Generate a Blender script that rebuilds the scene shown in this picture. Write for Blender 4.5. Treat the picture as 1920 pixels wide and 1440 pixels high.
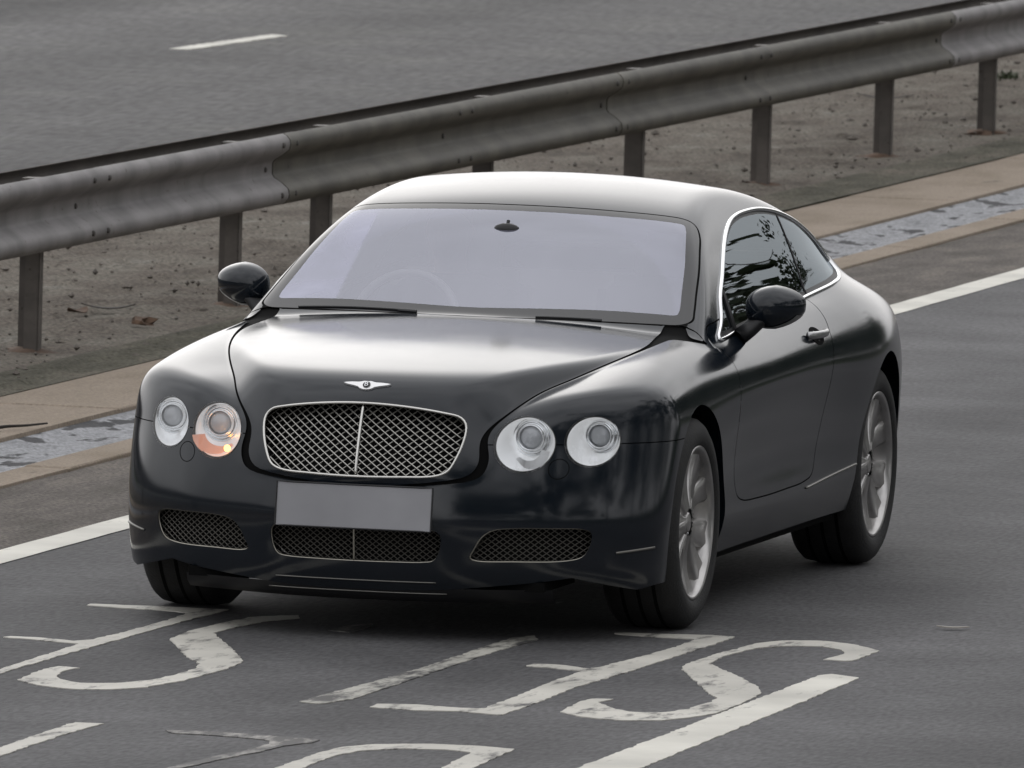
import bpy, bmesh, math, random
import numpy as np
from mathutils import Vector, Matrix
random.seed(7); RNG = np.random.default_rng(7)
for _o in list(bpy.data.objects): bpy.data.objects.remove(_o)
SC = bpy.context.scene; COL = SC.collection
# ---------------------------------------------------------------- camera (long lens from the verge, about 44 m away)
cam_d = bpy.data.cameras.new('camera'); cam = bpy.data.objects.new('camera', cam_d); COL.objects.link(cam); SC.camera = cam
CAM_R = ((0.9688948, 0.24592017, 0.0276791), (-0.04494, 0.06485569, 0.99688221), (-0.24335829, 0.96711789, -0.07388999))   # right, up, forward
CAM_P = Vector((10.90217594, -42.24870549, 4.01221241))
_m = Matrix((CAM_R[0], CAM_R[1], tuple(-v for v in CAM_R[2]))).transposed().to_4x4(); _m.translation = CAM_P
cam.matrix_world = _m
cam_d.sensor_width = 36; cam_d.lens = 24683.6/1920*36; cam_d.clip_start = 1; cam_d.clip_end = 4000
cam_d.dof.use_dof = True; cam_d.dof.focus_distance = 43.6; cam_d.dof.aperture_fstop = 22
# ---------------------------------------------------------------- sky: overcast, brighter towards the zenith
W = bpy.data.worlds.new('World'); SC.world = W; W.use_nodes = True; nt = W.node_tree; nt.nodes.clear()
SUN_EL, SUN_AZ = math.radians(26), math.radians(-22)
N = nt.nodes.new; L = nt.links.new
out = N('ShaderNodeOutputWorld'); bg = N('ShaderNodeBackground'); sky = N('ShaderNodeTexSky'); sky.sky_type = 'NISHITA'; sky.sun_disc = False
sky.sun_elevation = SUN_EL; sky.sun_rotation = SUN_AZ; sky.dust_density = 4; sky.air_density = 2
hs = N('ShaderNodeHueSaturation'); hs.inputs['Saturation'].default_value = .12; L(sky.outputs[0], hs.inputs['Color'])
tc = N('ShaderNodeTexCoord'); sp = N('ShaderNodeSeparateXYZ'); L(tc.outputs['Generated'], sp.inputs[0])
nz = N('ShaderNodeTexNoise'); nz.inputs['Scale'].default_value = 3.0; nz.inputs['Detail'].default_value = 6; L(tc.outputs['Generated'], nz.inputs['Vector'])
def wmath(op, a, b=None):
    m = N('ShaderNodeMath'); m.operation = op
    for i, v in enumerate((a, b)):
        if v is None: continue
        if isinstance(v, (int, float)): m.inputs[i].default_value = v
        else: L(v, m.inputs[i])
    return m.outputs[0]
up = wmath('MAXIMUM', sp.outputs['Z'], 0.0)
grad = wmath('MULTIPLY', wmath('ADD', wmath('MULTIPLY', up, .6), 1.0), .50)            # overcast, slightly brighter overhead
cl = wmath('ADD', wmath('MULTIPLY', nz.outputs[0], 1.3), .35)                            # soft cloud mottling
val = wmath('MULTIPLY', wmath('MULTIPLY', grad, cl), 20.0)
cmb = N('ShaderNodeCombineColor'); L(val, cmb.inputs[0]); L(wmath('MULTIPLY', val, 1.005), cmb.inputs[1]); L(wmath('MULTIPLY', val, 1.04), cmb.inputs[2])
mx = N('ShaderNodeMix'); mx.data_type = 'RGBA'; mx.inputs[0].default_value = .68
L(hs.outputs[0], mx.inputs[6]); L(cmb.outputs[0], mx.inputs[7]); L(mx.outputs[2], bg.inputs[0]); bg.inputs[1].default_value = .15
L(bg.outputs[0], out.inputs[0])
sun_d = bpy.data.lights.new('sun', 'SUN'); sun = bpy.data.objects.new('sun', sun_d); COL.objects.link(sun)
sun_d.energy = .5; sun_d.angle = math.radians(165); sun_d.color = (1, .97, .92)
sun.rotation_euler = (-(math.pi/2-SUN_EL), 0, -SUN_AZ)
SC.view_settings.view_transform = 'Standard'; SC.view_settings.look = 'None'; SC.view_settings.exposure = -.62; SC.view_settings.gamma = 1
SC.render.engine = 'CYCLES'; SC.cycles.use_denoising = True; SC.cycles.max_bounces = 10; SC.cycles.transparent_max_bounces = 16
# ---------------------------------------------------------------- helpers
def link(o, parent=None):
    COL.objects.link(o)
    if parent: o.parent = parent
    return o
def mesh_obj(name, V, F, mat=None, parent=None, smooth=False, normals=None):
    me = bpy.data.meshes.new(name)
    me.from_pydata([tuple(map(float, v)) for v in V], [], [tuple(int(i) for i in f) for f in F]); me.update()
    if mat: me.materials.append(mat)
    if smooth or normals is not None: me.polygons.foreach_set('use_smooth', [True]*len(me.polygons))
    if normals is not None: me.normals_split_custom_set_from_vertices([tuple(map(float, n)) for n in normals])
    return link(bpy.data.objects.new(name, me), parent)
def empty(name, loc=(0, 0, 0), parent=None):
    o = bpy.data.objects.new(name, None); o.location = loc; o.empty_display_size = .1
    return link(o, parent)
def tag(o, label, cat=None, group=None):
    o['label'] = label
    if cat: o['category'] = cat
    if group: o['group'] = group
    return o
def structure(o): o['kind'] = 'structure'; return o
class MB:
    """collects pieces of one mesh"""
    def __init__(s): s.V = []; s.F = []
    def add(s, V, F):
        n = len(s.V); s.V += [tuple(map(float, v)) for v in V]; s.F += [tuple(i+n for i in f) for f in F]; return s
    def box(s, c, d, R=None, bevel=0):
        h = np.array(d)/2; P = np.array([(x, y, z) for x in (-1, 1) for y in (-1, 1) for z in (-1, 1)])*h
        if R is not None: P = P@np.array(R).T
        return s.add(P+np.array(c), [(0, 1, 3, 2), (4, 6, 7, 5), (0, 4, 5, 1), (2, 3, 7, 6), (0, 2, 6, 4), (1, 5, 7, 3)])
    def tube(s, P, r, n=8, closed=False, cap=True, up=None, flat=1.0):
        P = np.asarray(P, float); m = len(P); r = np.broadcast_to(np.asarray(r, float), (m,))
        T = np.roll(P, -1, 0)-np.roll(P, 1, 0)
        if not closed: T[0] = P[1]-P[0]; T[-1] = P[-1]-P[-2]
        T /= np.linalg.norm(T, axis=1, keepdims=True)+1e-12
        u0 = np.array(up if up is not None else ((0, 0, 1) if abs(T[0][2]) < .9 else (1, 0, 0)), float)
        V = []
        for p, t, q in zip(P, T, r):
            a = np.cross(t, u0); a /= np.linalg.norm(a)+1e-12; b = np.cross(a, t); u0 = b if up is None else u0
            for k in range(n):
                w = 2*math.pi*k/n; V.append(p+q*(math.cos(w)*a+math.sin(w)*b*flat))
        F = []
        for i in range(m if closed else m-1):
            j = (i+1) % m
            for k in range(n): l = (k+1) % n; F.append((i*n+k, i*n+l, j*n+l, j*n+k))
        if cap and not closed: F.append(tuple(range(n))[::-1]); F.append(tuple((m-1)*n+k for k in range(n)))
        return s.add(V, F)
    def lathe(s, prof, axis_o, ax, n=48, caps=False):
        """prof: (along axis, radius)"""
        ax = np.array(ax, float); ax /= np.linalg.norm(ax); t = np.array((0, 0, 1.)) if abs(ax[2]) < .9 else np.array((0, 1., 0))
        a = np.cross(ax, t); a /= np.linalg.norm(a); b = np.cross(ax, a); V = []; m = len(prof)
        for h, r in prof:
            for k in range(n): w = 2*math.pi*k/n; V.append(np.array(axis_o)+ax*h+r*(math.cos(w)*a+math.sin(w)*b))
        F = [(i*n+k, i*n+(k+1) % n, (i+1)*n+(k+1) % n, (i+1)*n+k) for i in range(m-1) for k in range(n)]
        if caps: F += [tuple(range(n))[::-1], tuple((m-1)*n+k for k in range(n))]
        return s.add(V, F)
    def build(s, name, mat, parent=None, smooth=False, fix=True):
        o = mesh_obj(name, s.V, s.F, mat, parent, smooth)
        if fix:
            bm = bmesh.new(); bm.from_mesh(o.data); bmesh.ops.recalc_face_normals(bm, faces=bm.faces); bm.to_mesh(o.data); bm.free()
        return o
def smooth_by_angle(o, deg=35):
    o.data.polygons.foreach_set('use_smooth', [True]*len(o.data.polygons))
    bm = bmesh.new(); bm.from_mesh(o.data)
    for e in bm.edges: e.smooth = len(e.link_faces) == 2 and e.calc_face_angle(0) < math.radians(deg)
    bm.to_mesh(o.data); bm.free(); return o
# ---------------------------------------------------------------- materials
def new_mat(name):
    m = bpy.data.materials.new(name); m.use_nodes = True; m.node_tree.nodes.clear(); return m, m.node_tree
def plain(name, col, rough=.5, metal=0, spec=None, coat=0, emit=None, es=0, var=.0, scale=8, ior=None, bump=0, bscale=60):
    m, t = new_mat(name); n = t.nodes.new; o = n('ShaderNodeOutputMaterial'); b = n('ShaderNodeBsdfPrincipled'); t.links.new(b.outputs[0], o.inputs[0])
    b.inputs['Base Color'].default_value = (*col, 1); b.inputs['Roughness'].default_value = rough; b.inputs['Metallic'].default_value = metal
    if ior: b.inputs['IOR'].default_value = ior
    if coat: b.inputs['Coat Weight'].default_value = coat; b.inputs['Coat Roughness'].default_value = .03
    if emit: b.inputs['Emission Color'].default_value = (*emit, 1); b.inputs['Emission Strength'].default_value = es
    tc = n('ShaderNodeTexCoord')
    if var:
        z = n('ShaderNodeTexNoise'); z.inputs['Scale'].default_value = scale; z.inputs['Detail'].default_value = 6; t.links.new(tc.outputs['Object'], z.inputs[0])
        r = n('ShaderNodeMapRange'); r.inputs[1].default_value = .3; r.inputs[2].default_value = .7; r.inputs[3].default_value = 1-var; r.inputs[4].default_value = 1+var; t.links.new(z.outputs[0], r.inputs[0])
        v = n('ShaderNodeVectorMath'); v.operation = 'SCALE'; v.inputs[0].default_value = col; t.links.new(r.outputs[0], v.inputs['Scale']); t.links.new(v.outputs[0], b.inputs['Base Color'])
    if bump:
        z = n('ShaderNodeTexNoise'); z.inputs['Scale'].default_value = bscale; z.inputs['Detail'].default_value = 4; t.links.new(tc.outputs['Object'], z.inputs[0])
        u = n('ShaderNodeBump'); u.inputs['Strength'].default_value = bump; u.inputs['Distance'].default_value = .01; t.links.new(z.outputs[0], u.inputs['Height']); t.links.new(u.outputs[0], b.inputs['Normal'])
    return m
def glass(name, tint, gloss, ior=1.5, rough=.0):
    m, t = new_mat(name); n = t.nodes.new; o = n('ShaderNodeOutputMaterial'); mx = n('ShaderNodeMixShader'); a = n('ShaderNodeBsdfTransparent'); g = n('ShaderNodeBsdfGlossy'); f = n('ShaderNodeFresnel')
    a.inputs[0].default_value = (*tint, 1); g.inputs[0].default_value = (*gloss, 1); g.inputs['Roughness'].default_value = rough; f.inputs[0].default_value = ior
    t.links.new(f.outputs[0], mx.inputs[0]); t.links.new(a.outputs[0], mx.inputs[1]); t.links.new(g.outputs[0], mx.inputs[2]); t.links.new(mx.outputs[0], o.inputs[0]); return m
def ground_mat(name, stops, sc=(1, 1, 1), scale=3.0, fine=90, fine_amt=.35, rough=.85, bump=.3, streak=None, spots=None, spec=.15, fsc=(1, 1, 1)):
    """two-scale noise ground; stops: colours along the large noise; fine: aggregate speckle; spots: (colour, scale, threshold)"""
    m, t = new_mat(name); n = t.nodes.new; k = t.links.new; o = n('ShaderNodeOutputMaterial'); b = n('ShaderNodeBsdfPrincipled'); k(b.outputs[0], o.inputs[0])
    tc = n('ShaderNodeTexCoord'); mp = n('ShaderNodeMapping'); mp.inputs['Scale'].default_value = sc; k(tc.outputs['Object'], mp.inputs[0])
    z = n('ShaderNodeTexNoise'); z.inputs['Scale'].default_value = scale; z.inputs['Detail'].default_value = 8; z.inputs['Roughness'].default_value = .6; k(mp.outputs[0], z.inputs[0])
    cr = n('ShaderNodeValToRGB'); k(z.outputs[0], cr.inputs[0]); e = cr.color_ramp.elements
    while len(e) < len(stops): e.new(.5)
    for i, (p, c) in enumerate(stops): e[i].position = p; e[i].color = (*c, 1)
    col = cr.outputs[0]
    fz = n('ShaderNodeTexNoise'); fz.inputs['Scale'].default_value = fine; fz.inputs['Detail'].default_value = 3; mpf = n('ShaderNodeMapping'); mpf.inputs['Scale'].default_value = fsc; k(tc.outputs['Object'], mpf.inputs[0]); k(mpf.outputs[0], fz.inputs[0])
    fr = n('ShaderNodeMapRange'); fr.inputs[1].default_value = .3; fr.inputs[2].default_value = .7; fr.inputs[3].default_value = 1-fine_amt; fr.inputs[4].default_value = 1+fine_amt; k(fz.outputs[0], fr.inputs[0])
    v = n('ShaderNodeVectorMath'); v.operation = 'SCALE'; k(col, v.inputs[0]); k(fr.outputs[0], v.inputs['Scale']); col = v.outputs[0]
    if streak:
        mp2 = n('ShaderNodeMapping'); mp2.inputs['Scale'].default_value = (1, .03, 1); k(tc.outputs['Object'], mp2.inputs[0])
        s = n('ShaderNodeTexNoise'); s.inputs['Scale'].default_value = streak[0]; s.inputs['Detail'].default_value = 4; k(mp2.outputs[0], s.inputs[0])
        sr = n('ShaderNodeMapRange'); sr.inputs[1].default_value = .3; sr.inputs[2].default_value = .7; sr.inputs[3].default_value = 1-streak[1]; sr.inputs[4].default_value = 1+streak[1]; k(s.outputs[0], sr.inputs[0])
        v2 = n('ShaderNodeVectorMath'); v2.operation = 'SCALE'; k(col, v2.inputs[0]); k(sr.outputs[0], v2.inputs['Scale']); col = v2.outputs[0]
    for sp_ in spots or ():
        s = n('ShaderNodeTexNoise'); s.inputs['Scale'].default_value = sp_[1]; s.inputs['Detail'].default_value = 5; k(mp.outputs[0], s.inputs[0])
        sr = n('ShaderNodeMapRange'); sr.inputs[1].default_value = sp_[2]; sr.inputs[2].default_value = sp_[2]+.04; k(s.outputs[0], sr.inputs[0])
        mm = n('ShaderNodeMix'); mm.data_type = 'RGBA'; k(sr.outputs[0], mm.inputs[0]); k(col, mm.inputs[6]); mm.inputs[7].default_value = (*sp_[0], 1); col = mm.outputs[2]
    k(col, b.inputs['Base Color']); b.inputs['Roughness'].default_value = rough; b.inputs['Specular IOR Level'].default_value = spec
    u = n('ShaderNodeBump'); u.inputs['Strength'].default_value = bump; u.inputs['Distance'].default_value = .012; k(fz.outputs[0], u.inputs['Height']); k(u.outputs[0], b.inputs['Normal'])
    return m

# ---------------------------------------------------------------- road and central reservation
def bend(y): return -.00018*np.asarray(y, float)**2*np.sign(np.maximum(np.asarray(y, float), 0))     # the road curves very slightly
ASPH = ground_mat('asphalt', [(.3, (0.061, 0.060, 0.062)), (.5, (0.081, 0.080, 0.082)), (.7, (0.105, 0.103, 0.106))], scale=.9, fine=55, fine_amt=.26, fsc=(1, .3, 1), rough=.8, streak=(.85, .30), bump=.3)
ASPH_FAR = ground_mat('asphalt_far', [(.3, (0.062, 0.060, 0.059)), (.5, (0.075, 0.073, 0.073)), (.7, (0.093, 0.091, 0.086))], scale=.7, fine=26, fine_amt=.4, fsc=(1, .16, 1), rough=.8, streak=(.5, .42), bump=.3)
MARGIN = ground_mat('asphalt_margin', [(.3, (0.070, 0.064, 0.054)), (.5, (0.107, 0.095, 0.086)), (.7, (0.158, 0.139, 0.120))], sc=(1, .35, 1), scale=4.5, fine=60, fine_amt=.5, rough=.9, bump=.7)
CONC = ground_mat('concrete', [(.3, (0.195, 0.158, 0.118)), (.5, (0.241, 0.199, 0.156)), (.7, (0.279, 0.230, 0.184))], sc=(1, .4, 1), scale=2.5, fine=80, fine_amt=.22, rough=.9, spots=[((0.078, 0.067, 0.057), 3.0, .68)])
GUTTER = ground_mat('gutter', [(.3, (0.191, 0.195, 0.203)), (.5, (0.267, 0.271, 0.282)), (.7, (0.355, 0.360, 0.370))], sc=(1, .45, 1), scale=6, fine=60, fine_amt=.35, rough=.8, bump=.9, spots=[((0.058, 0.058, 0.061), 6.0, .545)])
DIRT = ground_mat('dirt', [(.28, (0.058, 0.051, 0.041)), (.45, (0.112, 0.096, 0.080)), (.6, (0.141, 0.128, 0.107)), (.75, (0.187, 0.178, 0.157))], sc=(1, .45, 1), scale=2.2, fine=55, fine_amt=.5, rough=.95, bump=1.0, spots=[((0.042, 0.035, 0.027), 9.0, .70)])
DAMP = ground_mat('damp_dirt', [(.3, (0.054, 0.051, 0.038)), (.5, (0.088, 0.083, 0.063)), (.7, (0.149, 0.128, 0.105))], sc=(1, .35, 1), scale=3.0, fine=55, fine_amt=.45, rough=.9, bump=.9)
GRASS = ground_mat('grass', [(.3, (0.016, 0.023, 0.008)), (.5, (0.025, 0.033, 0.012)), (.7, (0.035, 0.041, 0.016))], scale=1.2, fine=30, fine_amt=.5, rough=.95, bump=.8)
def strip(name, x0, x1, y0, y1, z, mat, dy=2.0, nx=1, curve=True, wob=0):
    ys = np.arange(y0, y1+1e-6, dy); V = []; F = []
    for y in ys:
        for i in range(nx+1):
            e = (i in (0, nx))*wob*(RNG.random()-.5)
            V.append((x0+(x1-x0)*i/nx+(float(bend(y)) if curve else 0)+e, y, z))
    for j in range(len(ys)-1):
        for i in range(nx): a = j*(nx+1)+i; F.append((a, a+1, a+nx+2, a+nx+1))
    return structure(mesh_obj(name, V, F, mat))
BASE = structure(mesh_obj('ground', [(-600, -600, -.05), (600, -600, -.05), (600, 900, -.05), (-600, 900, -.05)], [(0, 1, 2, 3)], GRASS))
strip('near_carriageway', -1.95, 7.6, -90, 240, 0, ASPH)
strip('carriageway_margin', -2.68, -1.95, -90, 240, -.002, MARGIN, dy=.25, wob=.02)
strip('far_carriageway', -26, -7.6, -90, 240, 0, ASPH_FAR)
# kerb slabs either side of the drainage channel
def slabs(root_name, x0, x1, ylist, z, top):
    root = structure(mesh_obj(root_name, [(x0-.005, -90, -.03), (x1+.005, -90, -.03), (x1+.005+float(bend(240)), 240, -.03), (x0-.005+float(bend(240)), 240, -.03)], [(0, 1, 2, 3)], MARGIN))
    for y0, y1 in zip(ylist[:-1], ylist[1:]):
        b = .012; h = top; V = []; dz = RNG.normal(0, .002)
        for (yy, ins, zz) in ((y0, 0, -.03), (y0, 0, h-.006), (y0, b, h)):
            for xx in (x0, x1):
                V.append((xx+float(bend(yy))+(ins*.5 if xx == x0 else -ins*.5), yy+ins+.004, zz+dz*(zz > 0)))
        for (yy, ins, zz) in ((y1, b, h), (y1, 0, h-.006), (y1, 0, -.03)):
            for xx in (x0, x1):
                V.append((xx+float(bend(yy))+(ins*.5 if xx == x0 else -ins*.5), yy-ins-.004, zz+dz*(zz > 0)))
        F = [(2*i, 2*i+1, 2*i+3, 2*i+2) for i in range(5)]+[(0, 2, 4, 6, 8, 10), (1, 11, 9, 7, 5, 3)]
        mesh_obj('kerb_slab', V, F, CONC, root)
slabs('inner_kerb', -2.86, -2.68, list(np.arange(-10, 60.1, 2.5)), 0, .012)
slabs('outer_kerb', -3.86, -3.28, list(np.arange(-8.2, 60.1, 4.0)), 0, .018)
def rough_strip(name, x0, x1, y0, y1, z, amp, step, mat, dish=0, seed=1, edge=None):
    r = np.random.default_rng(seed); nx = max(2, int((x1-x0)/step)); ny = int((y1-y0)/(step*1.6)); q = np.zeros((ny+1, nx+1))
    for o, a in ((1, .35), (3, .35), (8, .3)):
        g = r.normal(0, 1, (ny//o+3, nx//o+3)); yy = np.arange(ny+1)/o; xx = np.arange(nx+1)/o; i = yy.astype(int); j = xx.astype(int); fy = (yy-i)[:, None]; fx = (xx-j)[None]
        q += a*((g[i][:, j]*(1-fx)+g[i][:, j+1]*fx)*(1-fy)+(g[i+1][:, j]*(1-fx)+g[i+1][:, j+1]*fx)*fy)
    t = np.linspace(0, 1, nx+1)[None]; Y = np.linspace(y0, y1, ny+1)[:, None]+0*t
    X = x0+(x1-x0)*t+bend(Y); e = np.minimum(1, np.minimum(t, 1-t)*8); Z = z+amp*q*e-dish*np.sin(math.pi*t)+(edge(t) if edge else 0)
    V = np.stack([X, Y, Z], 2).reshape(-1, 3); a = (np.arange(ny)[:, None]*(nx+1)+np.arange(nx)[None]).ravel()
    F = np.stack([a, a+1, a+nx+2, a+nx+1], 1)
    return structure(mesh_obj(name, V, F, mat, smooth=True))
rough_strip('drain_channel', -3.28, -2.86, -10, 60, 0, .008, .03, GUTTER, dish=.02, seed=3)
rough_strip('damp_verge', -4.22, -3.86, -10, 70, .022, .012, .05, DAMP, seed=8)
rough_strip('central_reservation', -7.62, -4.10, -10, 70, .012, .016, .055, DIRT, seed=5)
strip('reservation_far_end', -7.62, -2.68, -90, -10, -.004, DIRT); strip('reservation_back', -7.62, -2.68, 60, 240, -.006, DIRT)
# ---------------------------------------------------------------- painted markings
from mathutils.geometry import delaunay_2d_cdt
def paint_mat(name, wear, hi):
    m, t = new_mat(name); n = t.nodes.new; k = t.links.new; o = n('ShaderNodeOutputMaterial'); b = n('ShaderNodeBsdfPrincipled'); k(b.outputs[0], o.inputs[0]); tc = n('ShaderNodeTexCoord')
    z = n('ShaderNodeTexNoise'); z.inputs['Scale'].default_value = 11; z.inputs['Detail'].default_value = 9; z.inputs['Roughness'].default_value = .72; mp = n('ShaderNodeMapping'); mp.inputs['Scale'].default_value = (1, .3, 1); k(tc.outputs['Object'], mp.inputs[0]); k(mp.outputs[0], z.inputs[0])
    r = n('ShaderNodeMapRange'); r.inputs[1].default_value = wear-.07; r.inputs[2].default_value = wear+.07; k(z.outputs[0], r.inputs[0])
    z2 = n('ShaderNodeTexNoise'); z2.inputs['Scale'].default_value = 2.2; z2.inputs['Detail'].default_value = 5; k(tc.outputs['Object'], z2.inputs[0])
    r2 = n('ShaderNodeMapRange'); r2.inputs[1].default_value = .3; r2.inputs[2].default_value = .7; r2.inputs[3].default_value = .72; r2.inputs[4].default_value = 1.05; k(z2.outputs[0], r2.inputs[0])
    v = n('ShaderNodeVectorMath'); v.operation = 'SCALE'; v.inputs[0].default_value = hi; k(r2.outputs[0], v.inputs['Scale'])
    mm = n('ShaderNodeMix'); mm.data_type = 'RGBA'; k(r.outputs[0], mm.inputs[0]); mm.inputs[6].default_value = (.05, .048, .047, 1); k(v.outputs[0], mm.inputs[7]); k(mm.outputs[2], b.inputs['Base Color'])
    b.inputs['Roughness'].default_value = .7; return m
PAINT = paint_mat('road_paint', .41, (0.505, 0.487, 0.436)); PAINT_WORN = paint_mat('road_paint_worn', .50, (0.413, 0.401, 0.356)); PAINT_LINE = paint_mat('road_paint_line', .33, (0.597, 0.579, 0.517)); PAINT_FAINT = paint_mat('road_paint_faint', .55, (0.311, 0.298, 0.275))
def resample(P, step, closed=True):
    P = np.asarray(P, float); Q = np.vstack([P, P[:1]]) if closed else P; d = np.r_[0, np.cumsum(np.linalg.norm(np.diff(Q, axis=0), axis=1))]
    n = max(4, int(round(d[-1]/step))); s = np.linspace(0, d[-1], n+(0 if closed else 1), endpoint=not closed)
    return np.stack([np.interp(s, d, Q[:, i]) for i in range(P.shape[1])], 1)
def painted(name, P, mat, label, cat, group=None, z=.003, rag=.008):
    Q = resample(P, .03); Q = Q+RNG.normal(0, rag, Q.shape)
    r = delaunay_2d_cdt([Vector(q) for q in Q], [], [list(range(len(Q)))], 1, 1e-5); bm = bmesh.new(); vs = [bm.verts.new((q[0], q[1], z)) for q in r[0]]
    for f in r[2]:
        try: bm.faces.new([vs[i] for i in f])
        except ValueError: pass
    for e in [e for e in bm.edges if len(e.link_faces) == 1]:                     # the paint has thickness: walls down to the road
        a, b = e.verts; lo = [bm.verts.new((v.co.x, v.co.y, -.001)) for v in (a, b)]; bm.faces.new((a, b, lo[1], lo[0]))
    for f in [f for f in bm.faces if len(f.verts) == 3]:
        if f.normal.z < 0 or (f.normal_update() or f.normal.z < 0): f.normal_flip()
    me = bpy.data.meshes.new(name); bm.to_mesh(me); bm.free(); me.materials.append(mat)
    o = link(bpy.data.objects.new(name, me)); tag(o, label, cat, group); return o
MARKS = [
    ('letter_s_right', [(1.643,-0.445),(1.53,-0.284),(1.41,-0.208),(1.282,-0.263),(1.225,-0.402),(1.193,-0.833),(1.183,-1.203),(1.198,-1.355),(1.305,-1.668),(1.439,-2.037),(1.483,-2.165),(1.529,-2.253),(1.542,-2.415),(1.533,-2.664),(1.486,-2.821),(1.389,-2.84),(1.305,-2.74),(1.23,-2.595),(1.251,-2.47),(1.183,-2.49),(1.174,-2.646),(1.195,-2.951),(1.302,-3.074),(1.422,-3.116),(1.541,-3.048),(1.607,-2.9),(1.643,-2.732),(1.64,-2.321),(1.62,-2.029),(1.56,-1.832),(1.449,-1.584),(1.321,-1.323),(1.245,-1.167),(1.229,-0.873),(1.263,-0.566),(1.341,-0.437),(1.439,-0.399),(1.528,-0.491),(1.568,-0.612),(1.546,-0.849),(1.641,-0.854),(1.648,-0.688)]),
    ('letter_e_right', [(1.11,-0.219),(1.018,-0.211),(0.867,-0.258),(0.711,-0.288),(0.724,-0.343),(0.893,-0.369),(1.013,-0.381),(1.015,-0.65),(0.983,-1.18),(0.959,-1.475),(0.933,-1.55),(0.841,-1.464),(0.74,-1.483),(0.735,-1.566),(0.837,-1.586),(0.939,-1.645),(0.939,-2.134),(0.954,-2.603),(0.956,-2.977),(0.866,-2.992),(0.736,-2.954),(0.628,-2.998),(0.624,-3.112),(0.783,-3.132),(0.91,-3.096),(1.057,-3.141),(1.061,-2.824),(1.051,-2.166),(1.077,-1.565),(1.095,-0.911),(1.107,-0.472)]),
    ('letter_stroke', [(0.502,-0.538),(0.458,-0.648),(0.454,-1.126),(0.452,-1.732),(0.434,-2.331),(0.403,-2.732),(0.389,-3.061),(0.465,-3.092),(0.515,-2.894),(0.521,-2.396),(0.522,-1.731),(0.525,-1.125),(0.55,-0.656)]),
    ('letter_s_left', [(-0.373,-0.253),(-0.488,-0.365),(-0.521,-0.578),(-0.547,-0.974),(-0.524,-1.294),(-0.441,-1.512),(-0.318,-1.824),(-0.222,-2.028),(-0.181,-2.201),(-0.186,-2.42),(-0.209,-2.647),(-0.275,-2.781),(-0.379,-2.842),(-0.474,-2.743),(-0.513,-2.65),(-0.537,-2.508),(-0.517,-2.378),(-0.593,-2.344),(-0.606,-2.509),(-0.583,-2.845),(-0.479,-2.976),(-0.357,-3.039),(-0.234,-2.987),(-0.163,-2.87),(-0.115,-2.611),(-0.093,-2.189),(-0.111,-1.883),(-0.229,-1.57),(-0.375,-1.205),(-0.457,-1.005),(-0.445,-0.787),(-0.417,-0.494),(-0.347,-0.345)]),
    ('letter_e_left', [(-0.634,-0.171),(-0.723,-0.182),(-0.87,-0.183),(-0.975,-0.203),(-1.102,-0.213),(-1.101,-0.279),(-0.943,-0.315),(-0.812,-0.323),(-0.721,-0.354),(-0.714,-0.672),(-0.725,-1.143),(-0.746,-1.447),(-0.782,-1.509),(-0.905,-1.458),(-1.012,-1.46),(-1.032,-1.513),(-0.92,-1.529),(-0.797,-1.58),(-0.741,-1.588),(-0.737,-2.031),(-0.728,-2.541),(-0.72,-3.097),(-0.671,-3.202),(-0.689,-2.675),(-0.687,-2.142),(-0.676,-1.63),(-0.664,-1.169),(-0.657,-0.681),(-0.64,-0.349)]),
    ('mark_piece', [(-0.148,-0.715),(-0.137,-0.518),(-0.078,-0.398),(-0.055,-0.554),(-0.058,-0.746)]),
    ('letter_low_left', [(-0.053,-4.03),(-0.052,-4.493),(-0.042,-4.975),(0.027,-5.209),(0.022,-4.801),(0.017,-4.33),(0.036,-4.016)]),
    ('letter_low_mid', [(0.255,-4.106),(0.35,-4.088),(0.468,-4.092),(0.609,-4.118),(0.749,-4.145),(0.755,-4.229),(0.711,-4.342),(0.688,-4.529),(0.64,-4.831),(0.606,-5.122),(0.583,-5.386),(0.527,-5.417),(0.566,-5.094),(0.595,-4.788),(0.631,-4.561),(0.645,-4.344),(0.628,-4.249),(0.498,-4.199),(0.376,-4.18),(0.295,-4.19)]),
    ('letter_low_right', [(1.348,-4.122),(1.231,-4.084),(1.07,-4.104),(0.93,-4.201),(0.864,-4.325),(0.845,-4.562),(0.846,-4.988),(0.869,-5.309),(0.925,-5.278),(0.917,-4.948),(0.908,-4.612),(0.946,-4.384),(1.048,-4.274),(1.172,-4.239),(1.256,-4.278),(1.27,-4.494),(1.29,-4.823),(1.319,-5.059),(1.39,-5.02),(1.366,-4.612)]),
    ('lane_dash', [(1.65,-4.64),(1.653,-3.093),(1.655,-1.365),(1.683,-1.31),(1.791,-1.385),(1.809,-2.895),(1.822,-4.544)]),
]
MARK_INFO = {'letter_s_right': (PAINT, 'worn white letter S painted beside the solid lane dash'), 'letter_e_right': (PAINT, 'worn white letter E with thin arms painted in front of the car bumper'),
  'letter_stroke': (PAINT_WORN, 'faint single upright letter stroke between the letters E and S'), 'letter_s_left': (PAINT, 'white letter S painted ahead of the front wheel nearest the barrier'),
  'letter_e_left': (PAINT, 'white letter E painted beside the wheel on the barrier side'), 'mark_piece': (PAINT_FAINT, 'small leftover patch of white paint in the shadow of the bumper'),
  'letter_low_left': (PAINT, 'short white slanted letter stroke in the row below the word'), 'letter_low_mid': (PAINT_FAINT, 'very faded broken white letter in the row below the word'),
  'letter_low_right': (PAINT, 'white hooked letter top in the row below the word'), 'lane_dash': (PAINT_LINE, 'bold clean white lane dash along the side of the lane')}
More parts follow.
